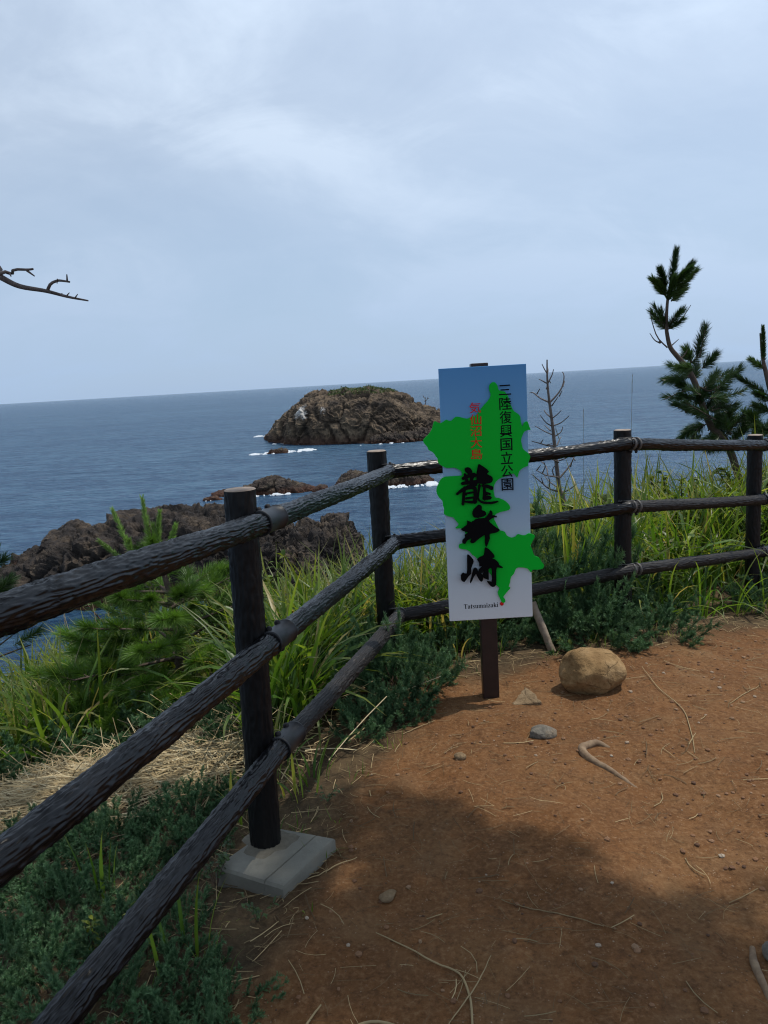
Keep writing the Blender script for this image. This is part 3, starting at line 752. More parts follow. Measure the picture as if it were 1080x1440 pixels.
# ------------------------------------------------------------------ sign
SX0, SX1, SZ0, SZ1, SYF = 0.2745, 0.6595, 0.389, 1.541, 3.42     # board edges, front face
sign = thing('park_sign', 'tall narrow blue and white sign board with green map shapes on a brown post', 'sign', (0.456, 3.45, g1(.456, 3.45)))
SO = Vector(sign.location)
def sp(o, parent=None):
    o.parent = parent or sign; o.matrix_parent_inverse = Matrix.Translation(-SO); return o
m_board, t, out = mat('printed_board')
tc = N(t, 'ShaderNodeTexCoord'); spx = N(t, 'ShaderNodeSeparateXYZ'); L(t, tc.outputs['Generated'], spx.inputs[0])
c = cramp(t, spx.outputs['Z'], [(0.0, (0.74, 0.76, 0.78)), (0.22, (0.60, 0.68, 0.75)), (0.5, (0.34, 0.52, 0.70)), (0.78, (0.16, 0.40, 0.70)), (1.0, (0.085, 0.31, 0.64))])
princ(t, out, c, 0.35, Specular_IOR_Level=0.4)
m_pedge, t, out = mat('sign_post_paint')
princ(t, out, cramp(t, noise(t, objco(t), 18, 4), [(0.3, (0.017, 0.0085, 0.0075)), (0.7, (0.030, 0.014, 0.012))]), 0.42)
m_green, t, out = mat('green_panel'); princ(t, out, (0.003, 0.52, 0.034), 0.5, Specular_IOR_Level=0.12)
m_red, t, out = mat('red_print'); princ(t, out, (0.72, 0.022, 0.016), 0.5, Specular_IOR_Level=0.1)
m_black, t, out = mat('black_print'); princ(t, out, (0.005, 0.006, 0.010), 0.6, Specular_IOR_Level=0.08)
m_brush, t, out = mat('black_letter'); princ(t, out, (0.003, 0.003, 0.004), 0.6, Specular_IOR_Level=0.08)
def bev_box(lo, hi, b):
    import bmesh
    bm = bmesh.new(); bmesh.ops.create_cube(bm, size=1)
    for v_ in bm.verts:
        for a in range(3): v_.co[a] = lo[a] if v_.co[a] < 0 else hi[a]
    bmesh.ops.bevel(bm, geom=list(bm.edges), offset=b, segments=2, affect='EDGES', profile=0.5)
    me = bpy.data.meshes.new('m'); bm.to_mesh(me); bm.free(); return me
def box_obj(name, lo, hi, b, m_):
    me = bev_box(lo, hi, b); me.name = name; me.materials.append(m_)
    o = bpy.data.objects.new(name, me); COL.objects.link(o); return o
sp(box_obj('post', (0.420, 3.437, -0.25), (0.496, 3.50, 1.556), .004, m_pedge))
board = sp(box_obj('board', (SX0, SYF, SZ0), (SX1, SYF + 0.016, SZ1), .0015, m_board))
# image pixel coordinates of the sign's map and lettering -> metres on the board face
def img_to_board(px, py):
    """px, py as image pixels; in the image the board corners are 617,518 741,512 748,868 632,873"""
    # inverse bilinear by a few Newton steps
    u, v = (px - 620) / 122.0, (py - 515) / 355.0
    for _ in range(6):
        X = (1 - v) * ((1 - u) * 617 + u * 741) + v * ((1 - u) * 632 + u * 748)
        Y = (1 - v) * ((1 - u) * 518 + u * 512) + v * ((1 - u) * 873 + u * 868)
        Xu = (1 - v) * 124 + v * 116; Xv = (1 - u) * 15 + u * 7
        Yu = (1 - v) * -6 + v * -5; Yv = (1 - u) * 355 + u * 356
        det = Xu * Yv - Xv * Yu; ex, ey = px - X, py - Y
        u += (ex * Yv - ey * Xv) / det; v += (Xu * ey - Yu * ex) / det
    return SX0 + u * (SX1 - SX0), SZ1 - v * (SZ1 - SZ0)
def plate(g, poly, y0, y1):
    """extruded polygon in the board plane; y0 front, y1 back"""
    poly = [img_to_board(*p) for p in poly]; n = len(poly)
    tri = tessellate_polygon([[Vector((x, z, 0)) for x, z in poly]])
    vf = np.array([(x, y0, z) for x, z in poly]); vb = np.array([(x, y1, z) for x, z in poly])
    tri = np.array([list(q) for q in tri])
    # orient front faces towards -Y
    a, b, c = vf[tri[:, 0]], vf[tri[:, 1]], vf[tri[:, 2]]
    fl = np.cross(b - a, c - a)[:, 1] > 0
    tri[fl] = tri[fl][:, ::-1]
    g.add(vf, tri); g.add(vb, tri[:, ::-1])
    k = np.arange(n); k2 = (k + 1) % n
    area = sum(poly[i][0] * poly[(i + 1) % n][1] - poly[(i + 1) % n][0] * poly[i][1] for i in range(n))
    q = np.stack([k, k2, n + k2, n + k], 1)
    g.add(np.concatenate([vf, vb]), q[:, ::-1] if area > 0 else q)
def smooth_poly(pts, n=3):
    P = np.array(pts, float); out = []
    for i in range(len(P)):
        a, b, c, d = P[i - 1], P[i], P[(i + 1) % len(P)], P[(i + 2) % len(P)]
        for k in range(n):
            t_ = k / n
            out.append(0.5 * (2 * b + (c - a) * t_ + (2 * a - 5 * b + 4 * c - d) * t_ ** 2 + (3 * b - a - 3 * c + d) * t_ ** 3))
    return out
up6 = lambda L_: [(590 + x / 6, 500 + y / 6) for x, y in L_]
lo6 = lambda L_: [(590 + x / 6, 690 + y / 6) for x, y in L_]
MAP = up6([(612, 220), (590, 245), (590, 285), (600, 310), (595, 340), (575, 370), (545, 400), (515, 435), (490, 470), (465, 490), (440, 495), (405, 510), (370, 505), (330, 495), (300, 497), (270, 525), (245, 525), (225, 517), (205, 530), (180, 545), (155, 540), (130, 528), (115, 545), (108, 580), (90, 615), (65, 645), (30, 680), (38, 710), (65, 740), (75, 765), (105, 780), (125, 800), (135, 820), (150, 835), (155, 870), (185, 895), (230, 915), (290, 912), (330, 930), (350, 945), (353, 962),
           (352, 978), (300, 982), (240, 985), (205, 990), (175, 1010), (155, 1050), (140, 1090), (145, 1130)]) + \
      lo6([(165, 25), (190, 50), (195, 90), (205, 120), (203, 160), (240, 180), (280, 190), (300, 215), (325, 245), (320, 262), (302, 275), (305, 285), (345, 285), (375, 310), (390, 360), (365, 410), (332, 420), (332, 455), (380, 465), (415, 480), (440, 512), (478, 542), (545, 617), (603, 700), (637, 775), (668, 806), (652, 845), (668, 890), (685, 925), (700, 937), (716, 925), (712, 902), (700, 885), (715, 860), (740, 830), (760, 805), (745, 795), (755, 760), (765, 710), (790, 680), (805, 640), (830, 628), (870, 630), (905, 640), (920, 660), (935, 672), (945, 650), (985, 650), (1030, 640), (1042, 610), (1020, 580), (1000, 545), (965, 530), (950, 500), (940, 465), (930, 440), (948, 400), (967, 360), (950, 345), (915, 335), (890, 350), (860, 350), (825, 340), (805, 360), (770, 370), (730, 350), (715, 320), (690, 310), (670, 300), (640, 240), (622, 195), (650, 160), (700, 145), (750, 132), (760, 108), (740, 75), (700, 45), (660, 30)]) + \
      up6([(634, 1165), (625, 1130), (622, 1090), (632, 1050), (655, 1020), (690, 1000), (740, 985), (790, 965), (820, 1002), (832, 965), (845, 940), (880, 915), (912, 905), (917, 870), (932, 830), (915, 800), (890, 780), (870, 760), (860, 720), (855, 690), (868, 650), (885, 620), (915, 608), (937, 606), (925, 578), (912, 540), (895, 540), (878, 552), (868, 578), (855, 545), (850, 500), (830, 475), (800, 455), (785, 435), (770, 400), (755, 350), (740, 320), (720, 295), (695, 290), (668, 280), (660, 250), (640, 220)])
g = Geo(); plate(g, smooth_poly(MAP, 2), SYF - 0.0105, SYF - 0.0055)
mapo = sp(g.build('map_panel', m_green, smooth=False))
mapo['label'] = 'raised green map silhouette overhanging both edges of the board'
# little stand-offs that hold the silhouette off the board
g = Geo()
for p in ((640, 610), (720, 640), (660, 720), (690, 770), (735, 770)):
    g = Geo(); x, z = img_to_board(*p); tube(g, [(x, SYF + .0005, z), (x, SYF - .006, z)], .006, 10)
    sp(g.build('spacer', m_green))
g = Geo(); x, z = img_to_board(704.8, 848)
tube(g, [(x, SYF + .0002, z), (x, SYF - .004, z), (x, SYF - .006, z), (x, SYF - .0068, z)], [.0088, .0088, .007, .0015], 20)
sp(g.build('marker_dot', m_red))
# raised brush characters
z72 = lambda L_: [(635 + x / 7.2, 640 + y / 7.2) for x, y in L_]
def stroke(pts, wd):
    """brush stroke outline around a centre line; wd = widths along it"""
    P = spline(pts, 14); W = np.interp(np.linspace(0, 1, 14), np.linspace(0, 1, len(wd)), wd) / 2
    T = np.gradient(P, axis=0); T /= np.linalg.norm(T, axis=1)[:, None] + 1e-9
    Nn = np.stack([-T[:, 1], T[:, 0]], 1)
    l, r = P + Nn * W[:, None], P - Nn * W[:, None]
    e0 = [tuple(P[0] - T[0] * W[0] * .8)]; e1 = [tuple(P[-1] + T[-1] * W[-1] * .8)]
    return [tuple(a) for a in l] + e1 + [tuple(a) for a in r[::-1]] + e0
BR = {}
BR['ryu'] = [stroke([(145, 105), (165, 115), (185, 138)], [50, 62, 50]), stroke([(108, 195), (165, 170), (232, 160)], [30, 36, 44]), stroke([(130, 150), (140, 190), (152, 225)], [24, 34, 30]), stroke([(215, 150), (200, 190), (190, 225)], [36, 34, 26]),
             stroke([(100, 245), (170, 235), (250, 232)], [30, 38, 44]), stroke([(48, 350), (110, 305), (180, 270), (245, 255)], [22, 34, 26, 30]), stroke([(125, 285), (118, 370), (108, 455)], [30, 30, 26]), stroke([(125, 300), (190, 285), (228, 292), (236, 360), (228, 435)], [26, 30, 38, 34, 40]),
             stroke([(140, 345), (180, 338), (220, 332)], [18, 20, 18]), stroke([(140, 395), (180, 388), (222, 385)], [22, 22, 20]), stroke([(130, 425), (180, 432), (225, 430)], [18, 24, 30]),
             [(270, 52), (300, 66), (330, 85), (372, 125), (352, 150), (395, 172), (411, 200), (398, 235), (345, 248), (270, 246), (250, 215), (247, 150), (257, 95)],
             stroke([(278, 262), (266, 340), (264, 400), (300, 432), (350, 442), (410, 440), (462, 428)], [24, 18, 18, 24, 22, 22, 12]), stroke([(310, 268), (360, 275), (402, 295)], [30, 32, 40]), stroke([(325, 260), (326, 330), (326, 405)], [24, 28, 34]),
             stroke([(320, 340), (350, 342), (382, 352)], [22, 24, 22]), stroke([(318, 392), (350, 390), (386, 388)], [34, 42, 34])]
BR['mai'] = [[(245, 478), (270, 458), (298, 474), (298, 512), (333, 528), (342, 552), (322, 574), (262, 592), (215, 582), (203, 545), (215, 510)], stroke([(390, 528), (385, 560), (330, 620)], [24, 36, 28]), stroke([(446, 582), (405, 582), (350, 615)], [12, 26, 30]),
             [(150, 622), (165, 622), (200, 635), (240, 605), (300, 598), (350, 600), (388, 645), (440, 690), (478, 718), (440, 745), (378, 757), (378, 800), (345, 890), (328, 850), (330, 770), (292, 788), (250, 820), (212, 850), (180, 838), (198, 800), (152, 820), (132, 855), (102, 846), (105, 815), (130, 790), (125, 765), (160, 742), (107, 722), (93, 702), (150, 660)]]
BR['saki'] = [[(150, 975), (170, 972), (212, 1020), (208, 1060), (190, 1110), (190, 1160), (160, 1195), (133, 1237), (116, 1250), (90, 1230), (88, 1182), (110, 1155), (145, 1165), (150, 1080)], [(215, 1115), (240, 1105), (255, 1125), (250, 1150), (220, 1190), (205, 1225), (183, 1264), (179, 1245), (195, 1190), (205, 1150)],
              [(255, 1140), (288, 1160), (308, 1200), (306, 1235), (290, 1250), (270, 1232), (252, 1198), (240, 1165)],
              [(328, 905), (350, 900), (400, 945), (423, 980), (420, 1000), (400, 1012), (430, 1022), (465, 1055), (472, 1080), (508, 1102), (490, 1110), (446, 1105), (441, 1180), (438, 1285), (400, 1306), (370, 1280), (345, 1240), (394, 1254), (398, 1180), (395, 1115), (364, 1122), (366, 1228), (345, 1225), (300, 1196), (325, 1130), (280, 1175), (262, 1150), (272, 1120), (305, 1085), (272, 1090), (270, 1052), (250, 1022), (285, 990), (318, 975)]]
for key, dz in (('ryu', 0), ('mai', .0006), ('saki', .0012)):
    g = Geo()
    for k, pl in enumerate(BR[key]):
        plate(g, smooth_poly(z72(pl), 2), SYF - 0.0225 - dz - k * 0.00012, SYF - 0.0135)
    sp(g.build('brush_character', m_brush, smooth=False))
# the spacers behind the brush characters
g = Geo()
for p in ((655, 690), (684, 690), (664, 728), (690, 742), (660, 800), (692, 800)):
    g = Geo(); x, z = img_to_board(*p); tube(g, [(x, SYF + .0005, z), (x, SYF - .0145, z)], .004, 8)
    sp(g.build('spacer', m_brush))
def text_mesh(name, body, m_, x0, x1, z0, z1, y, ext, vertical, off):
    cu = bpy.data.curves.new(name, 'FONT'); cu.body = body; cu.align_x = 'CENTER'; cu.size = 1; cu.space_line = 1.0
    cu.offset = off; cu.extrude = 0.0; cu.resolution_u = 3
    o = bpy.data.objects.new(name, cu); COL.objects.link(o)
    dg = bpy.context.evaluated_depsgraph_get()
    me = bpy.data.meshes.new_from_object(o.evaluated_get(dg))
    bpy.data.objects.remove(o)
    v = np.empty(len(me.vertices) * 3, np.float32); me.vertices.foreach_get('co', v); v = v.reshape(-1, 3)
    lo, hi = v.min(0), v.max(0)
    u = (v[:, 0] - lo[0]) / (hi[0] - lo[0]); q = (v[:, 1] - lo[1]) / (hi[1] - lo[1])
    nv = np.stack([x0 + u * (x1 - x0), np.full(len(v), y), z0 + q * (z1 - z0)], 1)
    me.vertices.foreach_set('co', nv.astype(np.float32).ravel()); me.update()
    me.materials.append(m_)
    o = bpy.data.objects.new(name, me); COL.objects.link(o)
    return sp(o)
def column(body, m_, xt, yt, xb, yb, half, y):
    x_0, z_1 = img_to_board(xt, yt); x_1, z_0 = img_to_board(xb, yb); xc = (x_0 + x_1) / 2
    n = len(body); dz = (z_1 - z_0) / n
    # one character per line, each fitted to its own square of the column
    gobs = []
    for i, ch in enumerate(body):
        xa = lerp(x_0, x_1, (i + .5) / n)
        hh = dz * .46
        zc = z_1 - (i + .5) * dz
        fl = {'三': .80}.get(ch, 1)
        gobs.append(text_mesh('print_character', ch, m_, xa - half, xa + half, zc - hh * fl, zc + hh * fl, y, 0, True, 0.010 if n == 8 else 0.005))
    return gobs
column('三陸復興国立公園', m_black, 710.0, 537.5, 713.2, 685.5, 0.0268, SYF - 0.0112)
column('気仙沼大島', m_red, 667.8, 562.5, 670.2, 641.5, 0.0255, SYF - 0.0112)
xa, za = img_to_board(652, 855); xb, zb = img_to_board(699.5, 846)
tx = ''.join(chr(0x1D400 + ord(c) - 65) if c.isupper() else chr(0x1D41A + ord(c) - 97) for c in 'Tatsumaizaki')
text_mesh('caption', tx, m_black, xa, xb, za, zb, SYF - 0.0006, 0, False, -0.003)

# ------------------------------------------------------------------ stones on the path
def stone_mat(name, a, b, c, scale=1.0):
    m, t, out = mat(name); P = objco(t)
    n1_ = noise(t, P, 7 * scale, 6, 0.65); n2_ = noise(t, P, 45 * scale, 5, 0.7)
    col = cramp(t, n1_, [(0.3, a), (0.5, b), (0.72, c)])
    col = cmix(t, cramp(t, n2_, [(0.52, 0.0), (0.75, 0.55)]), col, tuple(x * .45 for x in a))
    wv = N(t, 'ShaderNodeVectorMath', operation='MULTIPLY_ADD'); wv.inputs[1].default_value = (.10, .10, .10); L(t, P, wv.inputs[2])
    nz = N(t, 'ShaderNodeTexNoise', i={'Scale': 9 * scale, 'Detail': 3}); L(t, P, nz.inputs['Vector']); L(t, nz.outputs['Color'], wv.inputs[0])
    vo = N(t, 'ShaderNodeTexVoronoi', feature='DISTANCE_TO_EDGE', i={'Scale': 7.0 * scale}); L(t, wv.outputs[0], vo.inputs['Vector'])
    ck = cramp(t, vo.outputs['Distance'], [(0.0, 0.6), (0.022, 0.0)])
    ck = cmix(t, 1.0, ck, cramp(t, noise(t, P, 6 * scale, 3), [(0.46, 0.0), (0.56, 1.0)]), 'MULTIPLY')
    col = cmix(t, ck, col, tuple(x * .3 for x in a))
    ckh = cramp(t, ck, [(0, 1.0), (1, 0.0)])
    princ(t, out, col, 0.92, bump(t, n2_, 0.8, 0.008, bump(t, ckh, 0.5, 0.008, bump(t, n1_, 0.8, 0.03))), Specular_IOR_Level=0.12)
    return m
M_BOULD = stone_mat('ochre_stone', (0.17, 0.098, 0.042), (0.28, 0.175, 0.080), (0.39, 0.265, 0.140))
M_GREY = stone_mat('grey_stone', (0.12, 0.11, 0.092), (0.22, 0.195, 0.16), (0.30, 0.22, 0.14), 3)
M_TAN = stone_mat('tan_stone', (0.16, 0.105, 0.058), (0.23, 0.16, 0.092), (0.30, 0.22, 0.135), 1.5)
def stone(name, label, m_, c, dims, seed, sub=4, planes=7, amp=.08, rot=0.0, cat='stone', sink=.25):
    v, f = icos(sub)
    r2 = np.random.default_rng(seed)
    r = np.ones(len(v))
    for k in range(planes):                      # flat broken facets
        nrm = r2.normal(0, 1, 3); nrm /= np.linalg.norm(nrm); dd = 0.72 + .2 * r2.random()
        pr = v @ nrm
        r = np.where(pr > 1e-3, np.minimum(r, dd / np.maximum(pr, 1e-3)), r)
    r = r * (1 + amp * fbm(v * 1.8 + seed, 4, seed) + amp * .5 * ridged(v * 3.1 + seed, 3, seed + 1))
    p = v * r[:, None] * np.array(dims) / 2
    ca, sa = math.cos(rot), math.sin(rot)
    p = p @ np.array([[ca, sa, 0], [-sa, ca, 0], [0, 0, 1]])
    g = Geo(); g.add(p, f)
    z = g1(*c) + dims[2] * (.5 - sink)
    o = g.build(name, m_); o.location = (c[0], c[1], z)
    return tag(o, label, cat)
BX, BY = 0.955, 3.47
# the ochre boulder: a traced block shape, taller on its left, sheared off along the lower right
v, f = icos(5)
r = np.ones(len(v))
for nrm, dd in [((-1, -.3, .25), .80), ((-.55, -.6, .75), .86), ((.1, -.35, 1), .78), ((.75, -.3, .75), .82), ((1, -.4, -.1), .86), ((.65, -.75, -.65), .74), ((-.1, -1, -.25), .78), ((-.6, -.75, -.75), .80), ((.2, .6, .8), .8), ((-.3, 1, .1), .85), ((.35, -.9, .35), .80)]:
    nrm = np.array(nrm) / np.linalg.norm(nrm); pr = v @ nrm
    q = np.where(pr > 1e-3, dd / np.maximum(pr, 1e-3), 9.0)
    r = -np.log(np.exp(-30 * r) + np.exp(-30 * q)) / 30
r = r * (1 + .06 * fbm(v * 2.2, 5, 3) + .02 * ridged(v * 4.5, 4, 8) - .06 * (1 - sstep(0, .05, np.abs(vnoise(v * [1.2, 1.2, 3.0] + 4.0, 9)))) * sstep(.2, -.3, v[:, 2]) + .015 * ridged(v * 6, 3, 2))
g = Geo(); g.add(v * r[:, None] * np.array([.168, .145, .128]), f)
o = g.build('ochre_boulder', M_BOULD); o.location = (BX, BY, g1(BX, BY) + .078); o.rotation_euler = (0, R_(4), R_(8))
tag(o, 'ochre yellow head-sized boulder on the dirt right of the sign', 'boulder')
stone('path_stone', 'grey flat-topped stone sunk in the dirt below the sign', M_GREY, (0.605, 2.99), (.125, .095, .07), 5, planes=14, amp=.10, sink=.42, rot=-.2)
# triangular broken slab corner standing out of the soil
g = Geo()
zs = g1(.62, 3.40)
r4 = np.random.default_rng(3)
cor = [(.537, 3.350, .002), (.600, 3.330, .014), (.672, 3.316, .020), (.660, 3.40, .024), (.634, 3.52, .018), (.585, 3.43, .010)]
ring = []
for a_, b_ in zip(cor, cor[1:] + cor[:1]):
    for u in np.linspace(0, 1, 6)[:-1]:
        ring.append([a_[j] + (b_[j] - a_[j]) * u + r4.normal(0, .0028 if j < 2 else .0012) for j in range(3)])
ring = np.array(ring); n = len(ring); cen = ring.mean(0)
k = np.arange(n); k2 = (k + 1) % n
lev = [np.c_[cen[:2] + (ring[:, :2] - cen[:2]) * q_, zs + ring[:, 2] + dz_ + r4.normal(0, .0008, n)] for q_, dz_ in ((1.03, -.06), (1.0, -.003), (.93, 0.001), (.5, .002))]
g.add(np.concatenate(lev), np.concatenate([np.stack([j * n + k, j * n + k2, (j + 1) * n + k2, (j + 1) * n + k], 1) for j in range(3)]))
g.add(np.concatenate([lev[3], [[cen[0], cen[1], zs + cen[2] + .002]]]), np.stack([k, k2, np.full(n, n)], 1))
o = g.build('slab_fragment', M_TAN, smooth=False)
tag(o, 'flat triangular stone fragment at the foot of the sign post', 'stone')
stone('path_stone', 'small orange-brown clod on the sunlit dirt left of the grey stone', M_TAN, (.245, 2.845), (.05, .04, .035), 8, sub=3)
stone('path_stone', 'tan stone in the shade right of the concrete footing', M_TAN, (-.055, 2.045), (.062, .042, .03), 12, sub=3, rot=.6)
stone('path_stone', 'pale half-buried stone at the right edge of the path', M_TAN, (1.66, 3.13), (.075, .05, .03), 13, sub=3)
stone('path_stone', 'pale stone beside the short root at the lower right corner', M_GREY, (.935, 1.745), (.055, .075, .045), 14, sub=3)
# pebbles
g = Geo(); v0, f0 = icos(1)
def scatter_path(n, xr, yr, dens=None):
    x = rng.uniform(*xr, n); y = rng.uniform(*yr, n)
    k = pathmask(x, y) > .5
    return x[k], y[k]
xs, ys = scatter_path(9000, (-.6, 3.2), (1.2, 4.9))
keep = rng.random(len(xs)) < .35 + .65 * (fbm(np.stack([xs * 2, ys * 2, xs * 0], 1), 3, 66) > .05)
xs, ys = xs[keep], ys[keep]; zs_ = gz(xs, ys)
for x, y, z in zip(xs, ys, zs_):
    d = np.array([1, .7 + .3 * random.random(), .55]) * (0.0018 + 0.010 * random.random() ** 5)
    a = random.random() * 6.28; ca, sa = math.cos(a), math.sin(a)
    p = (v0 * (1 + .3 * (rng.random((len(v0), 1)) - .5)) * d) @ np.array([[ca, sa, 0], [-sa, ca, 0], [0, 0, 1]]) + [x, y, z + d[2] * .4]
    g.add(p, f0, (random.random(), 0, random.random()))
m_peb, t, out = mat('pebble_stone'); s = tintsep(t)
princ(t, out, cramp(t, s[0], [(0, (0.07, 0.034, 0.018)), (.55, (0.19, 0.092, 0.042)), (.9, (0.26, 0.16, 0.09)), (1, (0.36, 0.30, 0.23))]), .9)
tag(g.build('pebbles', m_peb, smooth=False), 'small pebbles and clods strewn on the dirt path', kind='stuff')

# roots, sticks and dry stalks
m_root, t, out = mat('bare_root'); P = objco(t)
princ(t, out, cramp(t, noise(t, P, 40, 5), [(0.3, (0.14, 0.085, 0.047)), (0.7, (0.27, 0.185, 0.11))]), .85, bump(t, noise(t, P, 130, 4), .6, .003))
m_straw, t, out = mat('dry_straw'); s = tintsep(t)
c = cramp(t, s[0], [(0, (0.13, 0.085, 0.045)), (.4, (0.30, 0.22, 0.115)), (.75, (0.42, 0.32, 0.17)), (1, (0.55, 0.46, 0.29))])
princ(t, out, cmix(t, 1.0, c, cramp(t, s[2], [(0, .6), (1, 1.15)]), 'MULTIPLY'), .8, Specular_IOR_Level=.2)
def ground_tube(pts, rad, lift, name, label, m_, cat, col=(.55, 0, .6), n=8, group=None, k=24):
    P = spline(np.array([(x, y, 0) for x, y in pts]), k)
    P[:, 2] = gz(P[:, 0], P[:, 1]) + np.interp(np.linspace(0, 1, k), np.linspace(0, 1, len(lift)), lift)
    rad = np.array(rad) * (1 if m_ is m_root else .62)
    g = Geo(); tube(g, P, np.interp(np.linspace(0, 1, k), np.linspace(0, 1, len(rad)), rad), n, col)
    return tag(g.build(name, m_, origin=tuple(P[k // 2])), label, cat, group)
ground_tube([(.845, 2.86), (.80, 2.885), (.735, 2.85), (.735, 2.79), (.785, 2.70), (.83, 2.62), (.87, 2.555)], [.008, .014, .017, .016, .012, .009, .004], [-.006, .006, .008, .006, .002, -.002, -.006], 'tree_root', 'hook-shaped pale root surfacing in the sunlit dirt', m_root, 'root', n=10)
ground_tube([(.900, 1.79), (.872, 1.72), (.862, 1.66), (.850, 1.60)], [.008, .011, .010, .005], [-.004, .004, .003, -.005], 'tree_root', 'short pale root at the lower right corner of the path', m_root, 'root', n=10)
ground_tube([(1.255, 3.68), (1.24, 3.45), (1.265, 3.2), (1.20, 2.93), (1.15, 2.77)], [.002, .0035, .0035, .003, .002], [.012, .008, .006, .005, .004], 'dry_stalk', 'long pale stalk lying on the dirt right of the boulder', m_straw, 'stalk')
ground_tube([(-.09, 1.90), (.03, 1.80), (.115, 1.745), (.14, 1.66), (.135, 1.55), (.125, 1.45)], [.002, .0035, .004, .005, .0045, .003], [.004, .005, .006, .006, .006, .006], 'dry_stalk', 'long bent stalk curving down to the bottom edge of the path', m_straw, 'stalk')
ground_tube([(-.30, 1.53), (-.262, 1.60), (-.225, 1.66)], [.005, .0055, .003], [.004, .006, .01], 'dry_stalk', 'short thick pale stick near the lower juniper', m_straw, 'stalk')
ground_tube([(-.16, 1.42), (-.17, 1.53), (-.11, 1.59), (.0, 1.565), (.06, 1.51)], [.004, .005, .0055, .005, .003], [.01, .01, .012, .008, .004], 'dry_stalk', 'curled hoop of dry stem at the bottom of the path', m_straw, 'stalk')
ground_tube([(.275, 2.01), (.40, 1.93), (.53, 1.86)], [.0018, .0025, .002], [.004, .003, .004], 'dry_stalk', 'thin straight twig across the middle of the shaded dirt', m_straw, 'stalk', (.3, 0, .5))
ground_tube([(1.155, 2.84), (1.18, 2.875), (1.215, 2.92)], [.003, .0035, .002], [.003, .004, .005], 'dry_stalk', 'short pale straw beside the foot of the long stalk', m_straw, 'stalk')
ground_tube([(.08, 1.57), (.145, 1.66), (.21, 1.77)], [.002, .003, .0018], [.004, .01, .012], 'dry_stalk', 'thin twig crossing the bent stalk at the bottom', m_straw, 'stalk', (.5, 0, .6))
ground_tube([(1.48, 3.20), (1.60, 3.32), (1.72, 3.42)], [.002, .003, .002], [.004, .004, .006], 'dry_stalk', 'pale straw at the right edge of the path', m_straw, 'stalk')
ground_tube([(-.30, 2.14), (-.23, 2.19), (-.15, 2.235)], [.002, .003, .002], [.006, .006, .008], 'dry_stalk', 'pale straw pointing away from the concrete footing', m_straw, 'stalk')
ground_tube([(.02, 3.10), (.09, 3.15), (.17, 3.19)], [.0025, .003, .002], [.004, .006, .008], 'dry_stalk', 'pale forked straw left of the sign post on the dirt', m_straw, 'stalk')
# pale stake leaning among the junipers right of the sign
m_pale, t, out = mat('bleached_wood'); P = objco(t)
princ(t, out, cramp(t, noise(t, P, 22, 4), [(0.3, (0.22, 0.165, 0.12)), (0.7, (0.36, 0.29, 0.22))]), .8, bump(t, noise(t, P, 90, 4), .4, .003))
g = Geo(); a, b_ = np.array((.895, 4.03, -.06)), np.array((.795, 4.13, .24))
tube(g, [a + (b_ - a) * u for u in np.linspace(0, 1, 8)], .021 + .001 * np.sin(np.arange(8) * 2), 14)
tag(g.build('stake', m_pale, origin=tuple(a)), 'pale wooden stake leaning behind the boulder under the junipers', 'stake')

# litter: short dry straws and needles lying on the soil
def straws(g, x, y, z, length, width, rise, colr=None, zl=0.004):
    n = len(x); a = rng.random(n) * 6.2832
    u = np.linspace(-.5, .5, 4)
    bend = rng.normal(0, .12, n)
    ax = a[:, None] + bend[:, None] * u[None] * 2
    cx = x[:, None] + np.cos(ax) * u * length[:, None]; cy = y[:, None] + np.sin(ax) * u * length[:, None]
    cz = z[:, None] + zl + rise[:, None] * u[None] + .003 * rng.random((n, 1))
    sx_, sy_ = -np.sin(ax) * width[:, None] / 2, np.cos(ax) * width[:, None] / 2
    lft = np.stack([cx + sx_, cy + sy_, cz], -1); rgt = np.stack([cx - sx_, cy - sy_, cz], -1); top = np.stack([cx, cy, cz + width[:, None] * .6], -1)
    V = np.stack([lft, top, rgt], 2).reshape(-1, 3)
    b = (np.arange(n) * 12)[:, None, None]; k = (np.arange(3) * 3)[None, :, None]; s2 = np.arange(2)[None, None]
    i = b + k + s2
    c = rng.random(n) if colr is None else colr
    C = np.stack([np.repeat(c, 12), np.zeros(n * 12), np.repeat(rng.random(n), 12)], 1)
    g.add(V, np.stack([i, i + 1, i + 4, i + 3], -1).reshape(-1, 4), C)
g = Geo()
n = 16000
x = rng.uniform(-1.7, 3.2, n); y = rng.uniform(1.2, 5.2, n); sd = fdist(x, y)
pm = pathmask(x, y)
prob = np.where(pm > .6, .06, np.where(pm > .12, .55, .5)) * (sd < 1.0)
k = rng.random(n) < prob
x, y = x[k], y[k]; n = len(x); pmk = pm[k]
straws(g, x, y, gz(x, y), rng.uniform(.02, .13, n), rng.uniform(.0012, .0034, n), rng.normal(0, .012, n) * (1 - .7 * pmk), np.clip(rng.random(n) * .75 - .12 * pmk, 0, 1))
n = 1700; x = rng.uniform(-.3, 2.6, n); y = rng.uniform(1.3, 4.3, n); k = pathmask(x, y) > .5; x, y = x[k], y[k]; n = len(x)
straws(g, x, y, gz(x, y), rng.uniform(.02, .10, n), rng.uniform(.0008, .0016, n), rng.normal(0, .004, n), np.where(rng.random(n) < .2, .4 + .4 * rng.random(n), .22 * rng.random(n)))
tag(g.build('leaf_litter', m_straw), 'dry straws and dead needles littering the soil', kind='stuff')
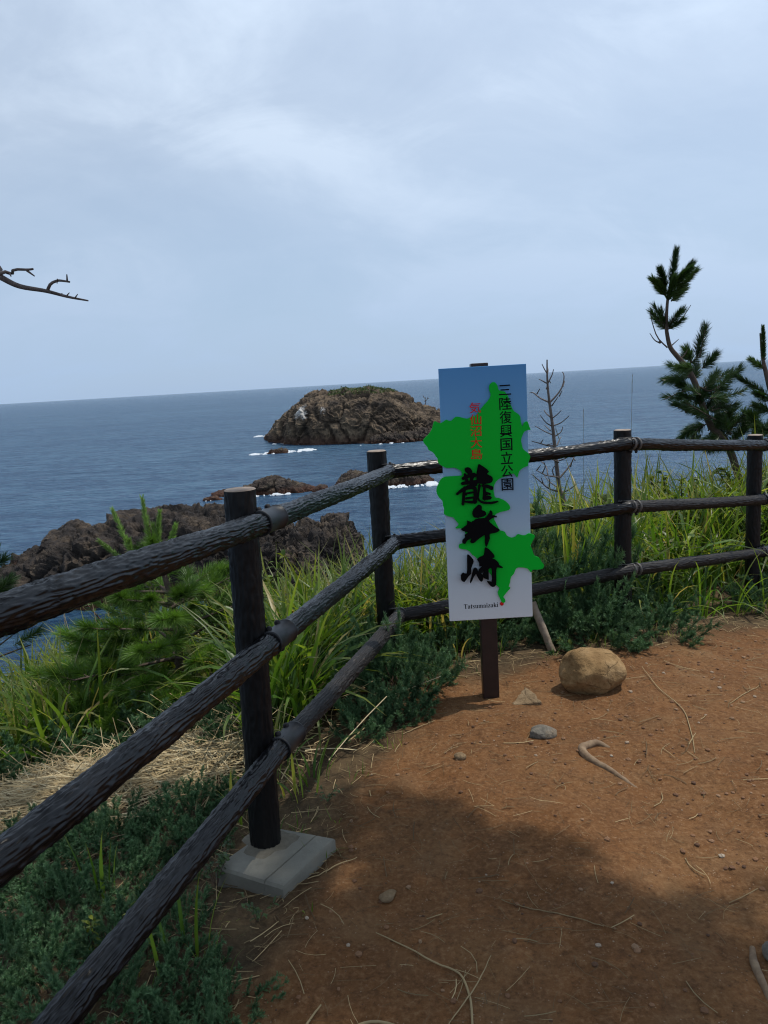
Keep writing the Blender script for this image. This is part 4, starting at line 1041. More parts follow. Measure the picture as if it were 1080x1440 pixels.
# the flattened straw beyond the rails at the left
g = Geo(); n = 5200
cx_, cy_ = rng.normal(-1.38, .36, n), rng.normal(3.28, .20, n)
cx_ = np.where(rng.random(n) < .35, rng.uniform(-2.3, -.75, n), cx_)
z = gz(cx_, cy_, False) + .02 + .05 * rng.random(n) * np.exp(-((cx_ + 1.4) ** 2 / .4 + (cy_ - 3.28) ** 2 / .12))
straws(g, cx_, cy_, z, rng.uniform(.08, .42, n), rng.uniform(.002, .006, n), rng.normal(0, .035, n), np.clip(.35 + .65 * rng.random(n), 0, 1))
n = 260; x = rng.normal(-1.4, .5, n); y = rng.normal(3.45, .25, n)
straws(g, x, y, gz(x, y, False) + .08, rng.uniform(.2, .5, n), rng.uniform(.002, .005, n), rng.normal(0, .16, n), .6 + .4 * rng.random(n))
tag(g.build('straw', m_straw), 'flattened mat of pale dry straw beyond the lower rails', kind='stuff')

# ------------------------------------------------------------------ grass
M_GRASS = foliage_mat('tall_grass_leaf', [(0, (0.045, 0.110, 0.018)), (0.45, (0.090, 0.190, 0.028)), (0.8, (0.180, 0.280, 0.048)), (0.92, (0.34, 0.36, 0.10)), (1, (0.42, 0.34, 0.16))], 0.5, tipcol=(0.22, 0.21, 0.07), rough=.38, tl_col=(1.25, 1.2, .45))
def tufts(g, pts, nb, Lm, Wm, spread=.06, lean=.5, droop=1.5, kk=6):
    B, A, LL, TI, CU, WW, R1 = [], [], [], [], [], [], []
    for (x, y, sc) in pts:
        n = max(3, int(nb * (.6 + .8 * random.random())))
        a = rng.random(n) * 6.2832; rr = spread * np.sqrt(rng.random(n))
        bx, by = x + np.cos(a) * rr, y + np.sin(a) * rr
        B.append(np.stack([bx, by, gz(bx, by, False) - .01], 1)); A.append(a + rng.normal(0, .5, n))
        LL.append(Lm * sc * rng.uniform(.45, 1.1, n)); TI.append(np.abs(rng.normal(.08, lean * .4, n))); CU.append(rng.uniform(.15, droop, n)); WW.append(Wm * rng.uniform(.55, 1.2, n))
        hue = random.random() * .5
        R1.append(np.clip(hue + rng.random(n) * .5 + (rng.random(n) < .09) * .5, 0, 1))
    blades(g, np.concatenate(B), np.concatenate(A), np.concatenate(LL), np.concatenate(TI), np.concatenate(CU), np.concatenate(WW), kk, tw=.8, rnd=np.concatenate(R1))
def band(n, xr, yr, s0, s1, scl, cond=None):
    x = rng.uniform(*xr, n); y = rng.uniform(*yr, n); s_ = fdist(x, y)
    k = (s_ > s0) & (s_ < s1)
    if cond is not None: k &= cond(x, y, s_)
    return [(a, b, scl(a, b)) for a, b in zip(x[k], y[k])]
g = Geo()
# behind the corner span, left of the sign
tufts(g, band(480, (-1.1, .25), (3.0, 5.6), .22, 1.5, lambda x, y: .8 + .3 * random.random(), lambda x, y, s_: (y > 3.0 + .6 * (x < -.7)) & ~((x > -.35) & (s_ < .3)) & ~((x < -.66) & (y < 4.6) & (rng.random(len(x)) < .93)) & ~((x < -.45) & (y < 3.3))), 10, .76, .028, lean=.7, droop=1.9)
# between the corner post and the sign
tufts(g, band(150, (.0, .62), (4.2, 5.6), .15, 1.3, lambda x, y: .8 + .35 * random.random()), 10, .68, .020)
# right of the sign, behind the far spans
tufts(g, band(620, (.6, 4.6), (4.6, 8.4), .3, 2.7, lambda x, y: (.70 + .5 * random.random()) * (.92 + .26 * np.clip(x - 1.3, 0, 1.6)), lambda x, y, s_: (x > 1.35) | (s_ > .75)), 11, .80, .036, lean=.8, droop=2.1)
tufts(g, band(380, (.6, 4.6), (4.6, 8.4), .3, 2.7, lambda x, y: (.6 + .5 * random.random()) * (.92 + .26 * np.clip(x - 1.3, 0, 1.6))), 7, .80, .017)
tufts(g, band(60, (.55, 1.5), (4.7, 6.2), .4, 1.5, lambda x, y: 1.0 + .25 * random.random()), 8, .78, .021, lean=.3, droop=.9)
# left slope
tufts(g, band(1000, (-4.2, -1.15), (3.7, 6.6), 1.1, 3.3, lambda x, y: .75 + .35 * random.random(), lambda x, y, s_: (y > 3.75) & ((np.abs(x + 1.2) > .42 + .25 * (rng.random(len(x)) - .5)) | (y > 5.0))), 10, .74, .027, lean=.7, droop=1.9)
tufts(g, [(-.62 + .1 * random.random(), 3.02 + .25 * random.random(), .7) for _ in range(4)], 6, .5, .019)
tufts(g, [(x, y, s_) for x, y, s_ in [(-.47, 2.62, .7), (-.42, 2.75, .8), (-.33, 2.82, .6), (-.50, 2.88, .9), (-.36, 2.68, .5), (-.58, 2.60, .8), (-.62, 2.72, 1.0), (-.55, 2.98, 1.0)]], 7, .38, .013)
tufts(g, [(x, y, s_) for x, y, s_ in [(.20, 3.62, .5), (.32, 3.75, .55), (.10, 3.70, .5), (.36, 3.95, .7), (.55, 3.95, .6)]], 8, .36, .010)
tufts(g, [(x, y, s_) for x, y, s_ in [(1.72, 4.62, .9), (1.85, 4.70, 1.0), (1.98, 4.72, 1.0), (2.1, 4.85, 1.0), (2.3, 4.9, .8), (1.60, 4.55, .7), (2.5, 4.95, .9)]], 14, .62, .015, lean=.9, droop=2.0)
tufts(g, [(x, y, s_) for x, y, s_ in [(-.645, 1.86, .75), (-.99, 2.28, .7), (-1.02, 2.33, .6), (-.60, 1.90, .8)]], 3, .42, .013, lean=.15, droop=.5)
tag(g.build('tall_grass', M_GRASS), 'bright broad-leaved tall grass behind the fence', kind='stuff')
# short fine grass and sprouts along the path edge
g = Geo()
pts = band(1500, (-.9, 2.6), (1.7, 5.0), -.34, .35, lambda x, y: .6 + .6 * random.random(), lambda x, y, s_: (fbm(np.stack([x * 3, y * 3, 0 * x], 1), 3, 9) > .05) & (pathmask(x, y) < .6))
tufts(g, pts, 5, .10, .0035, spread=.03, lean=.9, droop=1.2, kk=3)
tag(g.build('short_grass', M_GRASS), 'short sparse grass along the edge of the dirt', kind='stuff')

# ------------------------------------------------------------------ junipers
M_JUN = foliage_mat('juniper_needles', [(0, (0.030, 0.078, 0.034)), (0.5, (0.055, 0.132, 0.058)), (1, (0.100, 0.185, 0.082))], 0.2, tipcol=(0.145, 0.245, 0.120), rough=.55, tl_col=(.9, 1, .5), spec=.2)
m_twig, t, out = mat('juniper_twig'); princ(t, out, (0.085, 0.055, 0.038), .9)
def needles_on(P, D, n_per, ln, wd, fwd):
    """P, D: points along twigs and their directions; returns triangles"""
    n = len(P) * n_per
    p = np.repeat(P, n_per, 0); d = np.repeat(D, n_per, 0)
    r = rng.normal(0, 1, (n, 3)); r -= d * (r * d).sum(1)[:, None]; r /= np.linalg.norm(r, axis=1)[:, None] + 1e-9
    a = d * fwd + r; a /= np.linalg.norm(a, axis=1)[:, None]
    s_ = np.cross(a, rng.normal(0, 1, (n, 3))); s_ /= np.linalg.norm(s_, axis=1)[:, None] + 1e-9
    L_ = ln * rng.uniform(.6, 1.15, (n, 1))
    tip = p + a * L_
    V = np.stack([p + s_ * wd / 2, p - s_ * wd / 2, tip], 1).reshape(-1, 3)
    return V, np.arange(n * 3).reshape(-1, 3), n
def juniper_variant(seed, R, Hh, nsp):
    global rng
    keep = rng; rng = np.random.default_rng(seed)
    g = Geo(); tw = Geo()
    for k in range(nsp):
        a = rng.random() * 6.283; rr = R * math.sqrt(rng.random())
        e = 1 - (rr / R) ** 2
        base = np.array([math.cos(a) * rr * .75, math.sin(a) * rr * .75, .0 + Hh * e * rng.uniform(.1, .55)])
        el = rng.uniform(.35, 1.0) * (.45 + .55 * e)
        d = np.array([math.cos(a + rng.normal(0, .7)), math.sin(a + rng.normal(0, .7)), 0]) * math.cos(el * 1.4) + np.array([0, 0, math.sin(el * 1.4)])
        Ls = rng.uniform(.13, .24) * (R / .35)
        c1, c2 = rng.random(), rng.random() ** .7
        m_ = 11
        u = np.linspace(0, 1, m_)
        ax = base + np.outer(u, d) * Ls; ax[:, 2] += (u ** 2) * Ls * .18
        twigs = [ax]
        for b in range(26):
            u0 = rng.uniform(.12, .95); p0 = base + d * Ls * u0 + [0, 0, u0 * u0 * Ls * .18]
            dd = d * .8 + rng.normal(0, .50, 3) + [0, 0, .25]; dd /= np.linalg.norm(dd)
            l2 = Ls * rng.uniform(.18, .34) * (1.15 - .55 * u0)
            twigs.append(p0 + np.outer(np.linspace(0, 1, 5), dd) * l2)
        for j, tp_ in enumerate(twigs):
            q = np.repeat(tp_[:-1], 2, 0); q[1::2] = (tp_[:-1] + tp_[1:]) / 2
            D = np.repeat(np.diff(tp_, axis=0), 2, 0); D /= np.linalg.norm(D, axis=1)[:, None]
            V, F, n = needles_on(q, D, 4, .0185, .0030, 1.2)
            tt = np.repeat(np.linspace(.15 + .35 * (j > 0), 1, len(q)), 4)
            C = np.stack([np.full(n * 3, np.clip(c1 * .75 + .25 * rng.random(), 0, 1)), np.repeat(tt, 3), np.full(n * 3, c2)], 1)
            g.add(V, F, C)
        if k % 3 == 0: tube(tw, [np.array([base[0] * .3, base[1] * .3, -.03]), base * [.8, .8, .7], base + d * Ls * .5], [.006, .0035, .0012], 5, cap=False)
    rng = keep
    fo = g.build('foliage', M_JUN); st = tw.build('stem', m_twig)
    return fo, st
protos = []
for sd, R, Hh, nsp in ((101, .34, .26, 52), (102, .32, .20, 46), (103, .36, .32, 62)):
    fo, st = juniper_variant(sd, R, Hh, nsp)
    e = bpy.data.objects.new('juniper_bush', None); e.empty_display_size = .1; COL.objects.link(e)
    fo.parent = e; st.parent = e; protos.append(e)
_used = [False] * 3
def juniper(x, y, s_, v, label, group=None, rz=None, zs=1.0, dz=0.0):
    if not _used[v]: o = protos[v]; _used[v] = True
    else: o = copy_tree(protos[v])
    o.name = 'juniper_bush'
    z = g1(x, y) + dz
    tx_ = (g1(x + .15, y) - g1(x - .15, y)) / .3; ty_ = (g1(x, y + .15) - g1(x, y - .15)) / .3
    o.location = (x, y, z - .02); o.rotation_euler = (math.atan(ty_) * .7, -math.atan(tx_) * .7, rng.random() * 6.28 if rz is None else rz)
    o.scale = (s_, s_, s_ * zs)
    return tag(o, label, 'juniper', group)
G1 = 'creeping junipers in the shade under the near rails'
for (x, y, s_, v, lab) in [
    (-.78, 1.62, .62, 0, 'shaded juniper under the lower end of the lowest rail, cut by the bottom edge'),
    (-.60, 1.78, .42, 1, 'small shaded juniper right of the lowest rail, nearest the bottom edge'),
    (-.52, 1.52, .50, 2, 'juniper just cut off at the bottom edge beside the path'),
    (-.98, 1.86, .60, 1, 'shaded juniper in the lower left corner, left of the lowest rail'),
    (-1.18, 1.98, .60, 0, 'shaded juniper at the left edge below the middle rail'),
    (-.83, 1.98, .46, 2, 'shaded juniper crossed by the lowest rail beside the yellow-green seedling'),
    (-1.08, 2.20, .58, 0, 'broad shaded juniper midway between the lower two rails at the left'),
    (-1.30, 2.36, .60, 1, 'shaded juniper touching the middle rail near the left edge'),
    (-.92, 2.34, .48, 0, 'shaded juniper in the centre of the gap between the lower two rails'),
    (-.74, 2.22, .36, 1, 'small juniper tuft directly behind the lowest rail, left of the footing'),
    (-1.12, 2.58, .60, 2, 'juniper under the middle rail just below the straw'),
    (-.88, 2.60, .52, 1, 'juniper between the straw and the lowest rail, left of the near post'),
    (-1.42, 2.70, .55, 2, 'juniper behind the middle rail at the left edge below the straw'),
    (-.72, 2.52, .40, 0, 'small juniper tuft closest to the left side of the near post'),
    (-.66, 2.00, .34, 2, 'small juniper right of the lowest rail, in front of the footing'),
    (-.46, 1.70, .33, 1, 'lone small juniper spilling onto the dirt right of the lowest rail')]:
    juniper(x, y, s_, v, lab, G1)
G2 = 'junipers along the near edge of the straw mat'
for (x, y, s_, v, lab) in [
    (-1.08, 2.74, .50, 0, 'upright juniper at the near edge of the straw, midway along it'),
    (-.80, 2.72, .48, 2, 'upright juniper at the right end of the straw, left of the near post'),
    (-1.50, 2.84, .48, 1, 'upright juniper at the left end of the straw behind the middle rail'),
    (-.62, 2.80, .42, 1, 'small juniper half hidden behind the near post')]:
    juniper(x, y, s_, v, lab, G2)
G3 = 'junipers between the straw and the slope grass'
for (x, y, s_, v, lab) in [
    (-1.95, 3.72, .85, 1, 'dark juniper behind the straw at the left edge, before the sunny grass'),
    (-1.62, 3.80, .80, 0, 'dark juniper behind the straw, below the dry plume stems'),
    (-1.28, 3.72, .80, 2, 'dark juniper behind the straw at the foot of the young pine'),
    (-.98, 3.62, .75, 1, 'dark juniper behind the middle rail, right of the young pine foot'),
    (-2.30, 3.85, .80, 2, 'dark juniper behind the straw, cut by the left edge'),
    (-.72, 3.45, .62, 0, 'dark juniper at the foot of the sunny grass left of the near post')]:
    juniper(x, y, s_, v, lab, G3)
juniper(-.04, 3.52, .82, 2, 'dense juniper climbing round the foot of the corner post', zs=1.45)
juniper(.06, 3.62, .78, 0, 'juniper spreading between the corner post and the sign', zs=1.35)
juniper(.02, 3.30, .55, 1, 'low juniper creeping onto the dirt left of the sign')
juniper(-.13, 3.22, .50, 0, 'juniper under the lower rail left of the sign', zs=1.1)
juniper(-.10, 3.92, .75, 2, 'juniper behind the corner post among the grass', zs=1.5)
juniper(1.18, 4.22, .95, 2, 'broad juniper mound in front of the post right of the sign', zs=1.0)
juniper(1.0, 4.42, .92, 0, 'juniper right beside the lower right edge of the sign', zs=1.35)
juniper(1.50, 4.22, .85, 1, 'low juniper reaching over the dirt right of the boulder')
juniper(1.18, 4.66, 1.35, 0, 'tall juniper between the lower rails right of the sign', zs=1.7)
juniper(.84, 4.72, 1.3, 2, 'juniper behind the fence just right of the sign', zs=1.7)
juniper(1.62, 4.75, .8, 1, 'juniper behind the lowest rail between the two right posts', zs=1.4)
juniper(2.62, 5.02, .85, 0, 'juniper at the foot of the rightmost post')
juniper(2.85, 5.3, .9, 2, 'juniper beyond the rightmost post at the picture edge')
juniper(.34, 4.15, .72, 1, 'juniper behind the sign under the lowest rail', zs=1.3)
juniper(.62, 4.20, .62, 0, 'juniper straight behind the sign post')

# ------------------------------------------------------------------ pines
M_PINE = foliage_mat('pine_needles', [(0, (0.022, 0.050, 0.014)), (0.5, (0.040, 0.085, 0.022)), (1, (0.075, 0.130, 0.030))], 0.22, tipcol=None, rough=.42, tl_col=(1, 1.1, .5))
M_PINEY = foliage_mat('young_pine_needles', [(0, (0.065, 0.135, 0.024)), (0.5, (0.105, 0.205, 0.034)), (1, (0.175, 0.290, 0.055))], 0.40, rough=.4, tl_col=(1, 1.1, .45))
M_CANDLE = foliage_mat('candle_needles', [(0, (0.13, 0.24, 0.06)), (1, (0.24, 0.36, 0.10))], 0.35, rough=.5, tl_col=(1, 1.1, .5))
m_bark, t, out = mat('pine_bark'); P = objco(t)
princ(t, out, cramp(t, noise(t, P, 30, 5, .7), [(0.3, (0.045, 0.032, 0.026)), (0.7, (0.13, 0.092, 0.070))]), .9, bump(t, noise(t, P, 55, 4), .7, .006))
def shoot(g, a, b, n, ln, wd, fwd=1.0, dens_tip=True, c1=None):
    a, b = np.array(a, float), np.array(b, float)
    d = (b - a); Ld = np.linalg.norm(d); d = d / Ld
    u = rng.random(n) ** (.8 if dens_tip else 1)
    p = a + np.outer(u, b - a)
    r = rng.normal(0, 1, (n, 3)); r -= d * (r @ d)[:, None]; r /= np.linalg.norm(r, axis=1)[:, None] + 1e-9
    fw = fwd * (.6 + .8 * rng.random((n, 1))) + (u[:, None] ** 3) * 1.6
    q = d * fw + r; q /= np.linalg.norm(q, axis=1)[:, None]
    L_ = ln * rng.uniform(.7, 1.1, (n, 1))
    s_ = np.cross(q, rng.normal(0, 1, (n, 3))); s_ /= np.linalg.norm(s_, axis=1)[:, None] + 1e-9
    mid = p + q * L_ * .55; tip = p + q * L_; tip[:, 2] -= (L_[:, 0] * .06)
    V = np.stack([p + s_ * wd * .5, p - s_ * wd * .5, mid - s_ * wd * .42, mid + s_ * wd * .42, tip], 1).reshape(-1, 3)
    o = np.arange(n)[:, None] * 5
    c = rng.random() if c1 is None else c1
    C = np.stack([np.repeat(np.clip(c * .6 + .4 * rng.random(n), 0, 1), 5), np.tile([0, 0, .6, .6, 1.0], n), np.full(n * 5, rng.random())], 1)
    g.v.append(V); g.c.append(C)
    g.f4.append(o + np.array([[0, 1, 2, 3]]) + g.n); g.f3.append(o + np.array([[3, 2, 4]]) + g.n); g.n += n * 5
# young pine on the left slope --------------------------------------------------
pine = thing('young_pine', 'young bright green pine with upright candles behind the near post', 'tree', (-1.28, 4.35, g1(-1.28, 4.35)))
B0 = np.array(pine.location)
gt, gn, gc = Geo(), Geo(), Geo()
st = spline([(0, 0, -.05), (.02, 0, .35), (0, .02, .72), (-.05, .03, 1.02), (-.08, .03, 1.22)], 14)
tube(gt, st, np.linspace(.028, .009, 14), 8)
def limb(p0, p1, r0=.012, sag=.0, n=6):
    P_ = np.linspace(0, 1, n)[:, None] * (np.array(p1) - p0) + p0; P_[:, 2] += sag * np.sin(np.linspace(0, np.pi, n)) ; tube(gt, P_, np.linspace(r0, r0 * .4, n), 6); return P_
for (h0, a, ln, up, nsh) in [(.10, 3.0, .62, .10, 6), (.2, 3.5, .66, .10, 6), (.3, 3.9, .6, .06, 6), (.08, 4.4, .6, .04, 6), (.2, 4.95, .55, .03, 6), (.12, 1.2, .5, .05, 5), (.14, 2.7, .5, .05, 5), (.12, 4.0, .5, .05, 6), (.15, 5.2, .55, .06, 6), (.38, .9, .5, .12, 5), (.4, 2.3, .5, .12, 5), (.4, 3.5, .5, .12, 6), (.42, 4.7, .5, .12, 6), (.65, .4, .4, .16, 5), (.66, 3.1, .42, .16, 5), (.68, 4.4, .4, .16, 5), (.22, .4, .52, .10, 5), (.25, 1.9, .5, .1, 4), (.28, 3.3, .55, .12, 5), (.22, 4.6, .5, .08, 5), (.30, 5.5, .55, .12, 5), (.5, .1, .46, .16, 5), (.52, 1.3, .4, .16, 4), (.55, 2.6, .44, .16, 4), (.5, 3.9, .44, .14, 5), (.56, 5.0, .46, .16, 5), (.74, .8, .34, .08, 4), (.74, 2.2, .3, .08, 3), (.76, 3.6, .34, .08, 4), (.72, 5.2, .34, .08, 4)]:
    p0 = np.array((0, 0, h0)); p1 = p0 + np.array((math.cos(a) * ln, math.sin(a) * ln, up))
    P_ = limb(p0, p1)
    for k in range(nsh):
        u = .35 + .65 * k / max(1, nsh - 1); q = p0 + (p1 - p0) * u
        da = a + rng.normal(0, .75); dr = np.array((math.cos(da), math.sin(da), rng.uniform(.15, .9))); dr /= np.linalg.norm(dr)
        e = q + dr * rng.uniform(.07, .13)
        tube(gt, [q, e], [.005, .0035], 5, cap=False)
        shoot(gn, q + dr * .01, e, 300, .105, .0024, .7)
for k in range(5):
    q = st[8 + k % 3]; a = k * 2.4; e = q + np.array((math.cos(a) * .10, math.sin(a) * .10, .10))
    shoot(gn, q, e, 260, .095, .0024, .8)
# candles: (foot, tip)
for a, b in [((-.13, .02, .86), (-.36, .0, 1.13)), ((-.16, .03, .88), (-.27, 0, 1.34)), ((-.08, .03, 1.0), (-.10, .02, 1.40)), ((-.06, .03, .98), (-.01, .02, 1.30)), ((-.02, .03, .95), (.07, .03, 1.20)), ((-.2, .03, .8), (-.20, .02, 1.12)), ((.05, .0, .9), (.16, .0, 1.08)), ((-.30, .0, .62), (-.52, -.02, .80)), ((.25, .0, .6), (.36, 0, .78)), ((-.05, 0, .98), (-.05, 0, 1.22))]:
    tube(gc, [a, b], [.009, .006], 6, (.8, 0, .6))
    shoot(gc, a, b, 620, .044, .0032, 1.1, False, .8)
for gg, nm, mm in ((gt, 'trunk', m_bark), (gn, 'crown', M_PINEY), (gc, 'candles', M_CANDLE)):
    gg.build(nm, mm, pine)
pine.scale = (1, 1, .87)
# a second small pine further left, only its top showing over the grass
p2 = thing('young_pine', 'small dark pine at the left edge beyond the slope grass', 'tree', (-2.75, 5.0, g1(-2.75, 5.0)))
gt2, gn2 = Geo(), Geo()
tube(gt2, [(0, 0, -.1), (0, 0, .7), (.03, 0, 1.35)], [.03, .02, .008], 8)
for k in range(26):
    h0 = .35 + .9 * rng.random(); a = rng.random() * 6.28; ln = (.5 - .28 * h0) * rng.uniform(.5, 1)
    q = np.array((math.cos(a) * ln, math.sin(a) * ln, h0 + .1)); tube(gt2, [(0, 0, h0), q], [.008, .004], 5, cap=False)
    shoot(gn2, q * [.6, .6, 1], q + np.array((math.cos(a) * .06, math.sin(a) * .06, .09)), 300, .10, .0028, .8)
for a, b in [((.02, 0, 1.2), (.03, 0, 1.5)), ((.1, 0, 1.1), (.2, 0, 1.38)), ((-.1, 0, 1.05), (-.16, 0, 1.3))]: shoot(gn2, a, b, 300, .034, .0018, 1.5, False)
gt2.build('trunk', m_bark, p2); gn2.build('crown', M_PINE, p2)

# wind-bent pine at the right --------------------------------------------------
YP = 8.0
def pr(px, py, dy=0.0):
    """points of the bent pine from image pixels, set at its depth (pixel size 1/135 m, counted from image point 900,340)"""
    return np.array([2.713 + (px - 900) * .00752 - (py - 340) * .00035, YP + dy, 2.75 - (py - 340) * .00741 + (px - 900) * .00032])
zb = g1(3.95, YP)
bent = thing('bent_pine', 'wind-bent dark pine rising above the fence at the right', 'tree', (3.95, YP, zb))
def bp(o): o.parent = bent; o.matrix_parent_inverse = Matrix.Translation(-bent.location); return o
gt, gn, gk = Geo(), Geo(), Geo()
base = np.array((3.95, YP, zb - .1))
stem = np.array([base, pr(1040, 640), pr(1015, 605, .05), pr(998, 575), pr(985, 540), pr(972, 517), pr(958, 500), pr(948, 487), pr(943, 470), pr(941, 455), pr(941, 425), pr(944, 400)])
tube(gt, spline(stem, 50), np.linspace(.040, .012, 50), 10)
def br(pts, r0=.012, r1=.005):
    tube(gt, spline(np.array(pts), 8), np.linspace(r0, r1, 8), 6)
# dead twigs
for pts in ([pr(944, 487), pr(930, 472), pr(922, 452), pr(918, 436)], [pr(934, 480), pr(926, 475), pr(919, 465)], [pr(947, 487), pr(953, 482), pr(959, 477)], [pr(964, 504), pr(969, 498), pr(972, 492)], [pr(944, 462), pr(958, 455), pr(973, 433)], [pr(985, 545), pr(965, 550), pr(943, 558)]):
    br(pts, .008, .003)
def tuft(a, b, n=150, ln=.10, f=.9, dy=0):
    A, B_ = pr(*a, dy), pr(*b, dy + rng.normal(0, .06)); tube(gt, [A, B_], [.008, .005], 5, cap=False); shoot(gn, A, B_, n, ln, .0046, f)
for a, b in [((938, 415), (918, 396)), ((938, 408), (927, 385)), ((944, 405), (949, 362)), ((948, 408), (971, 380)), ((946, 418), (974, 390)), ((946, 425), (966, 410)), ((941, 425), (944, 398)), ((939, 418), (930, 400)), ((948, 402), (960, 388))]:
    tuft(a, b, 680, .10, 1.3)
for a, b in [((938, 458), (920, 437)), ((938, 455), (925, 430)), ((941, 458), (934, 436)), ((942, 460), (950, 440)), ((944, 460), (960, 440)), ((944, 462), (957, 452)), ((940, 462), (928, 446))]:
    tuft(a, b, 240, .085, 1.0)
for a, b in [((986, 505), (994, 468)), ((984, 510), (978, 494)), ((990, 520), (1005, 505)), ((975, 520), (958, 516)), ((980, 530), (958, 532)), ((992, 535), (1002, 518)), ((998, 548), (1018, 530)), ((1005, 555), (1037, 526)), ((1002, 562), (1030, 552)), ((985, 550), (968, 540)), ((985, 560), (966, 556)), ((1000, 585), (952, 564)), ((1000, 588), (972, 572)), ((1000, 575), (1016, 570)), ((1005, 580), (1025, 575)), ((994, 560), (1008, 548)), ((990, 570), (984, 556)), ((1008, 600), (992, 606)),
             ((1015, 610), (1030, 590)), ((1020, 615), (1045, 600)), ((1030, 622), (1056, 580)), ((1040, 625), (1062, 596)), ((1005, 612), (985, 618)), ((1012, 618), (1000, 628)), ((1040, 630), (1018, 626)), ((1055, 620), (1075, 590)), ((1060, 640), (1082, 612)), ((1045, 640), (1060, 618)), ((1020, 605), (1012, 590)), ((1035, 608), (1036, 586)), ((990, 600), (975, 612)), ((1010, 625), (1030, 632)), ((1062, 610), (1048, 588)), ((1070, 625), (1090, 600))]:
    tuft(a, b, 400, .12, .85, rng.normal(0, .15))
    tuft((a[0] + rng.normal(0, 3), a[1] + rng.normal(0, 3)), (b[0] + rng.normal(0, 5), b[1] + rng.normal(2, 5)), 170, .11, .8, rng.normal(0, .25))
br([pr(1000, 588), pr(978, 578), pr(955, 566)], .012, .006); br([pr(990, 545), pr(1010, 552), pr(1036, 528)], .012, .005)
for x, y in ((932, 478), (973, 577), (1036, 614)):
    gk = Geo(); c_ = pr(x, y, -.03); tube(gk, [c_ + [0, 0, .016], c_ + [0, 0, .006], c_ - [0, 0, .01], c_ - [0, 0, .02]], [.004, .014, .016, .004], 8); bp(gk.build('cone', m_bark))
bp(gt.build('trunk', m_bark)); bp(gn.build('crown', M_PINE))
# neighbour at the very right edge
p3 = thing('edge_pine', 'dark pine cut off by the right edge, one tall candle', 'tree', (4.15, 7.6, g1(4.15, 7.6)))
def bp3(o): o.parent = p3; o.matrix_parent_inverse = Matrix.Translation(-p3.location); return o
gt, gn = Geo(), Geo(); YP = 7.6
def pr(px, py, dy=0.0): return np.array([2.577 + (px - 900) * .00714 - (py - 340) * .00033, YP + dy, 2.687 - (py - 340) * .00704 + (px - 900) * .0003])  # image pixels of the edge pine, set at its own depth
tube(gt, spline([np.array((4.15, YP, p3.location[2] - .1)), pr(1105, 640), pr(1098, 590), pr(1085, 545), pr(1076, 515), pr(1070, 480)], 24), np.linspace(.05, .008, 24), 8)
for a, b, n, ln, f in [((1078, 520), (1069, 474), 420, .06, 1.6), ((1086, 566), (1048, 536), 300, .085, 1.1), ((1090, 575), (1060, 560), 240, .09, 1), ((1080, 530), (1066, 516), 200, .08, 1.1), ((1084, 548), (1100, 520), 240, .09, 1), ((1092, 590), (1075, 580), 240, .1, .9), ((1098, 600), (1125, 570), 240, .1, .9), ((1095, 585), (1110, 560), 200, .1, .9), ((1100, 620), (1078, 610), 240, .1, .9), ((1104, 630), (1130, 610), 240, .1, .9)]:
    A, B_ = pr(*a), pr(*b, rng.normal(0, .08)); tube(gt, [A, B_], [.008, .005], 5, cap=False); shoot(gn, A, B_, n * 2, ln, .0046, f)
bp3(gt.build('trunk', m_bark)); bp3(gn.build('crown', M_PINE))

# leafless dead sapling right of the sign --------------------------------------
DY = 7.0
def pd(px, py, dy=0.0): return np.array([1.10 + (px - 700) * .00652 - (py - 500) * .00030 + .03, DY + dy, 1.64 - (py - 500) * .00650 + (px - 700) * .00033])  # image pixels of the sapling mapped to world points at its depth
zb = g1(1.70, DY)
g = Geo()
sap = [np.array((1.72, DY, zb - .1)), pd(791, 706), pd(785, 690), pd(778, 640), pd(773, 600), pd(767, 562), pd(764, 535), pd(763, 508)]
tube(g, spline(sap, 30), np.linspace(.026, .006, 30), 8)
BRS = [[(766, 566), (757, 560), (750, 552), (747, 552)], [(768, 567), (780, 556), (787, 545), (789, 532), (787, 527)], [(786, 547), (789, 540)], [(763, 540), (757, 536), (752, 533)], [(763, 548), (769, 538), (774, 541)], [(764, 527), (760, 522), (755, 513)], [(764, 528), (769, 522), (771, 515)], [(765, 540), (770, 530), (772, 522)],
       [(772, 600), (763, 594), (754, 583)], [(773, 600), (783, 596), (792, 587)], [(775, 613), (765, 608), (750, 598)], [(776, 615), (785, 610), (788, 603)], [(771, 590), (777, 585), (782, 579)], [(770, 588), (765, 582), (763, 577)], [(778, 628), (768, 627), (755, 622), (742, 617)], [(780, 628), (785, 622), (790, 618)], [(757, 622), (759, 617)], [(765, 626), (767, 622)],
       [(784, 674), (775, 670), (760, 665), (744, 655)], [(785, 674), (796, 664), (804, 655), (811, 641)], [(800, 660), (797, 648)], [(806, 652), (803, 645)], [(783, 652), (776, 648), (766, 643)], [(783, 650), (790, 646), (796, 640)], [(760, 665), (762, 655), (758, 647)], [(768, 668), (770, 658), (764, 650)], [(752, 660), (754, 651)], [(785, 694), (770, 688), (757, 676), (744, 664)], [(770, 688), (768, 676), (763, 668)], [(762, 681), (757, 670)], [(788, 697), (800, 690), (806, 684)], [(777, 672), (774, 662), (777, 655)], [(786, 690), (776, 682), (772, 672)], [(770, 606), (768, 600)], [(781, 560), (783, 552)], [(750, 553), (751, 546)], [(771, 572), (775, 560)]]
for b in BRS:
    dy = rng.normal(0, .12)
    P_ = [pd(*q, dy * i / max(1, len(b) - 1)) for i, q in enumerate(b)]
    tube(g, spline(P_, 8), np.linspace(.0095 if len(b) > 3 else .0065, .0035, 8), 5)
M_SAP = M_DEADWOOD
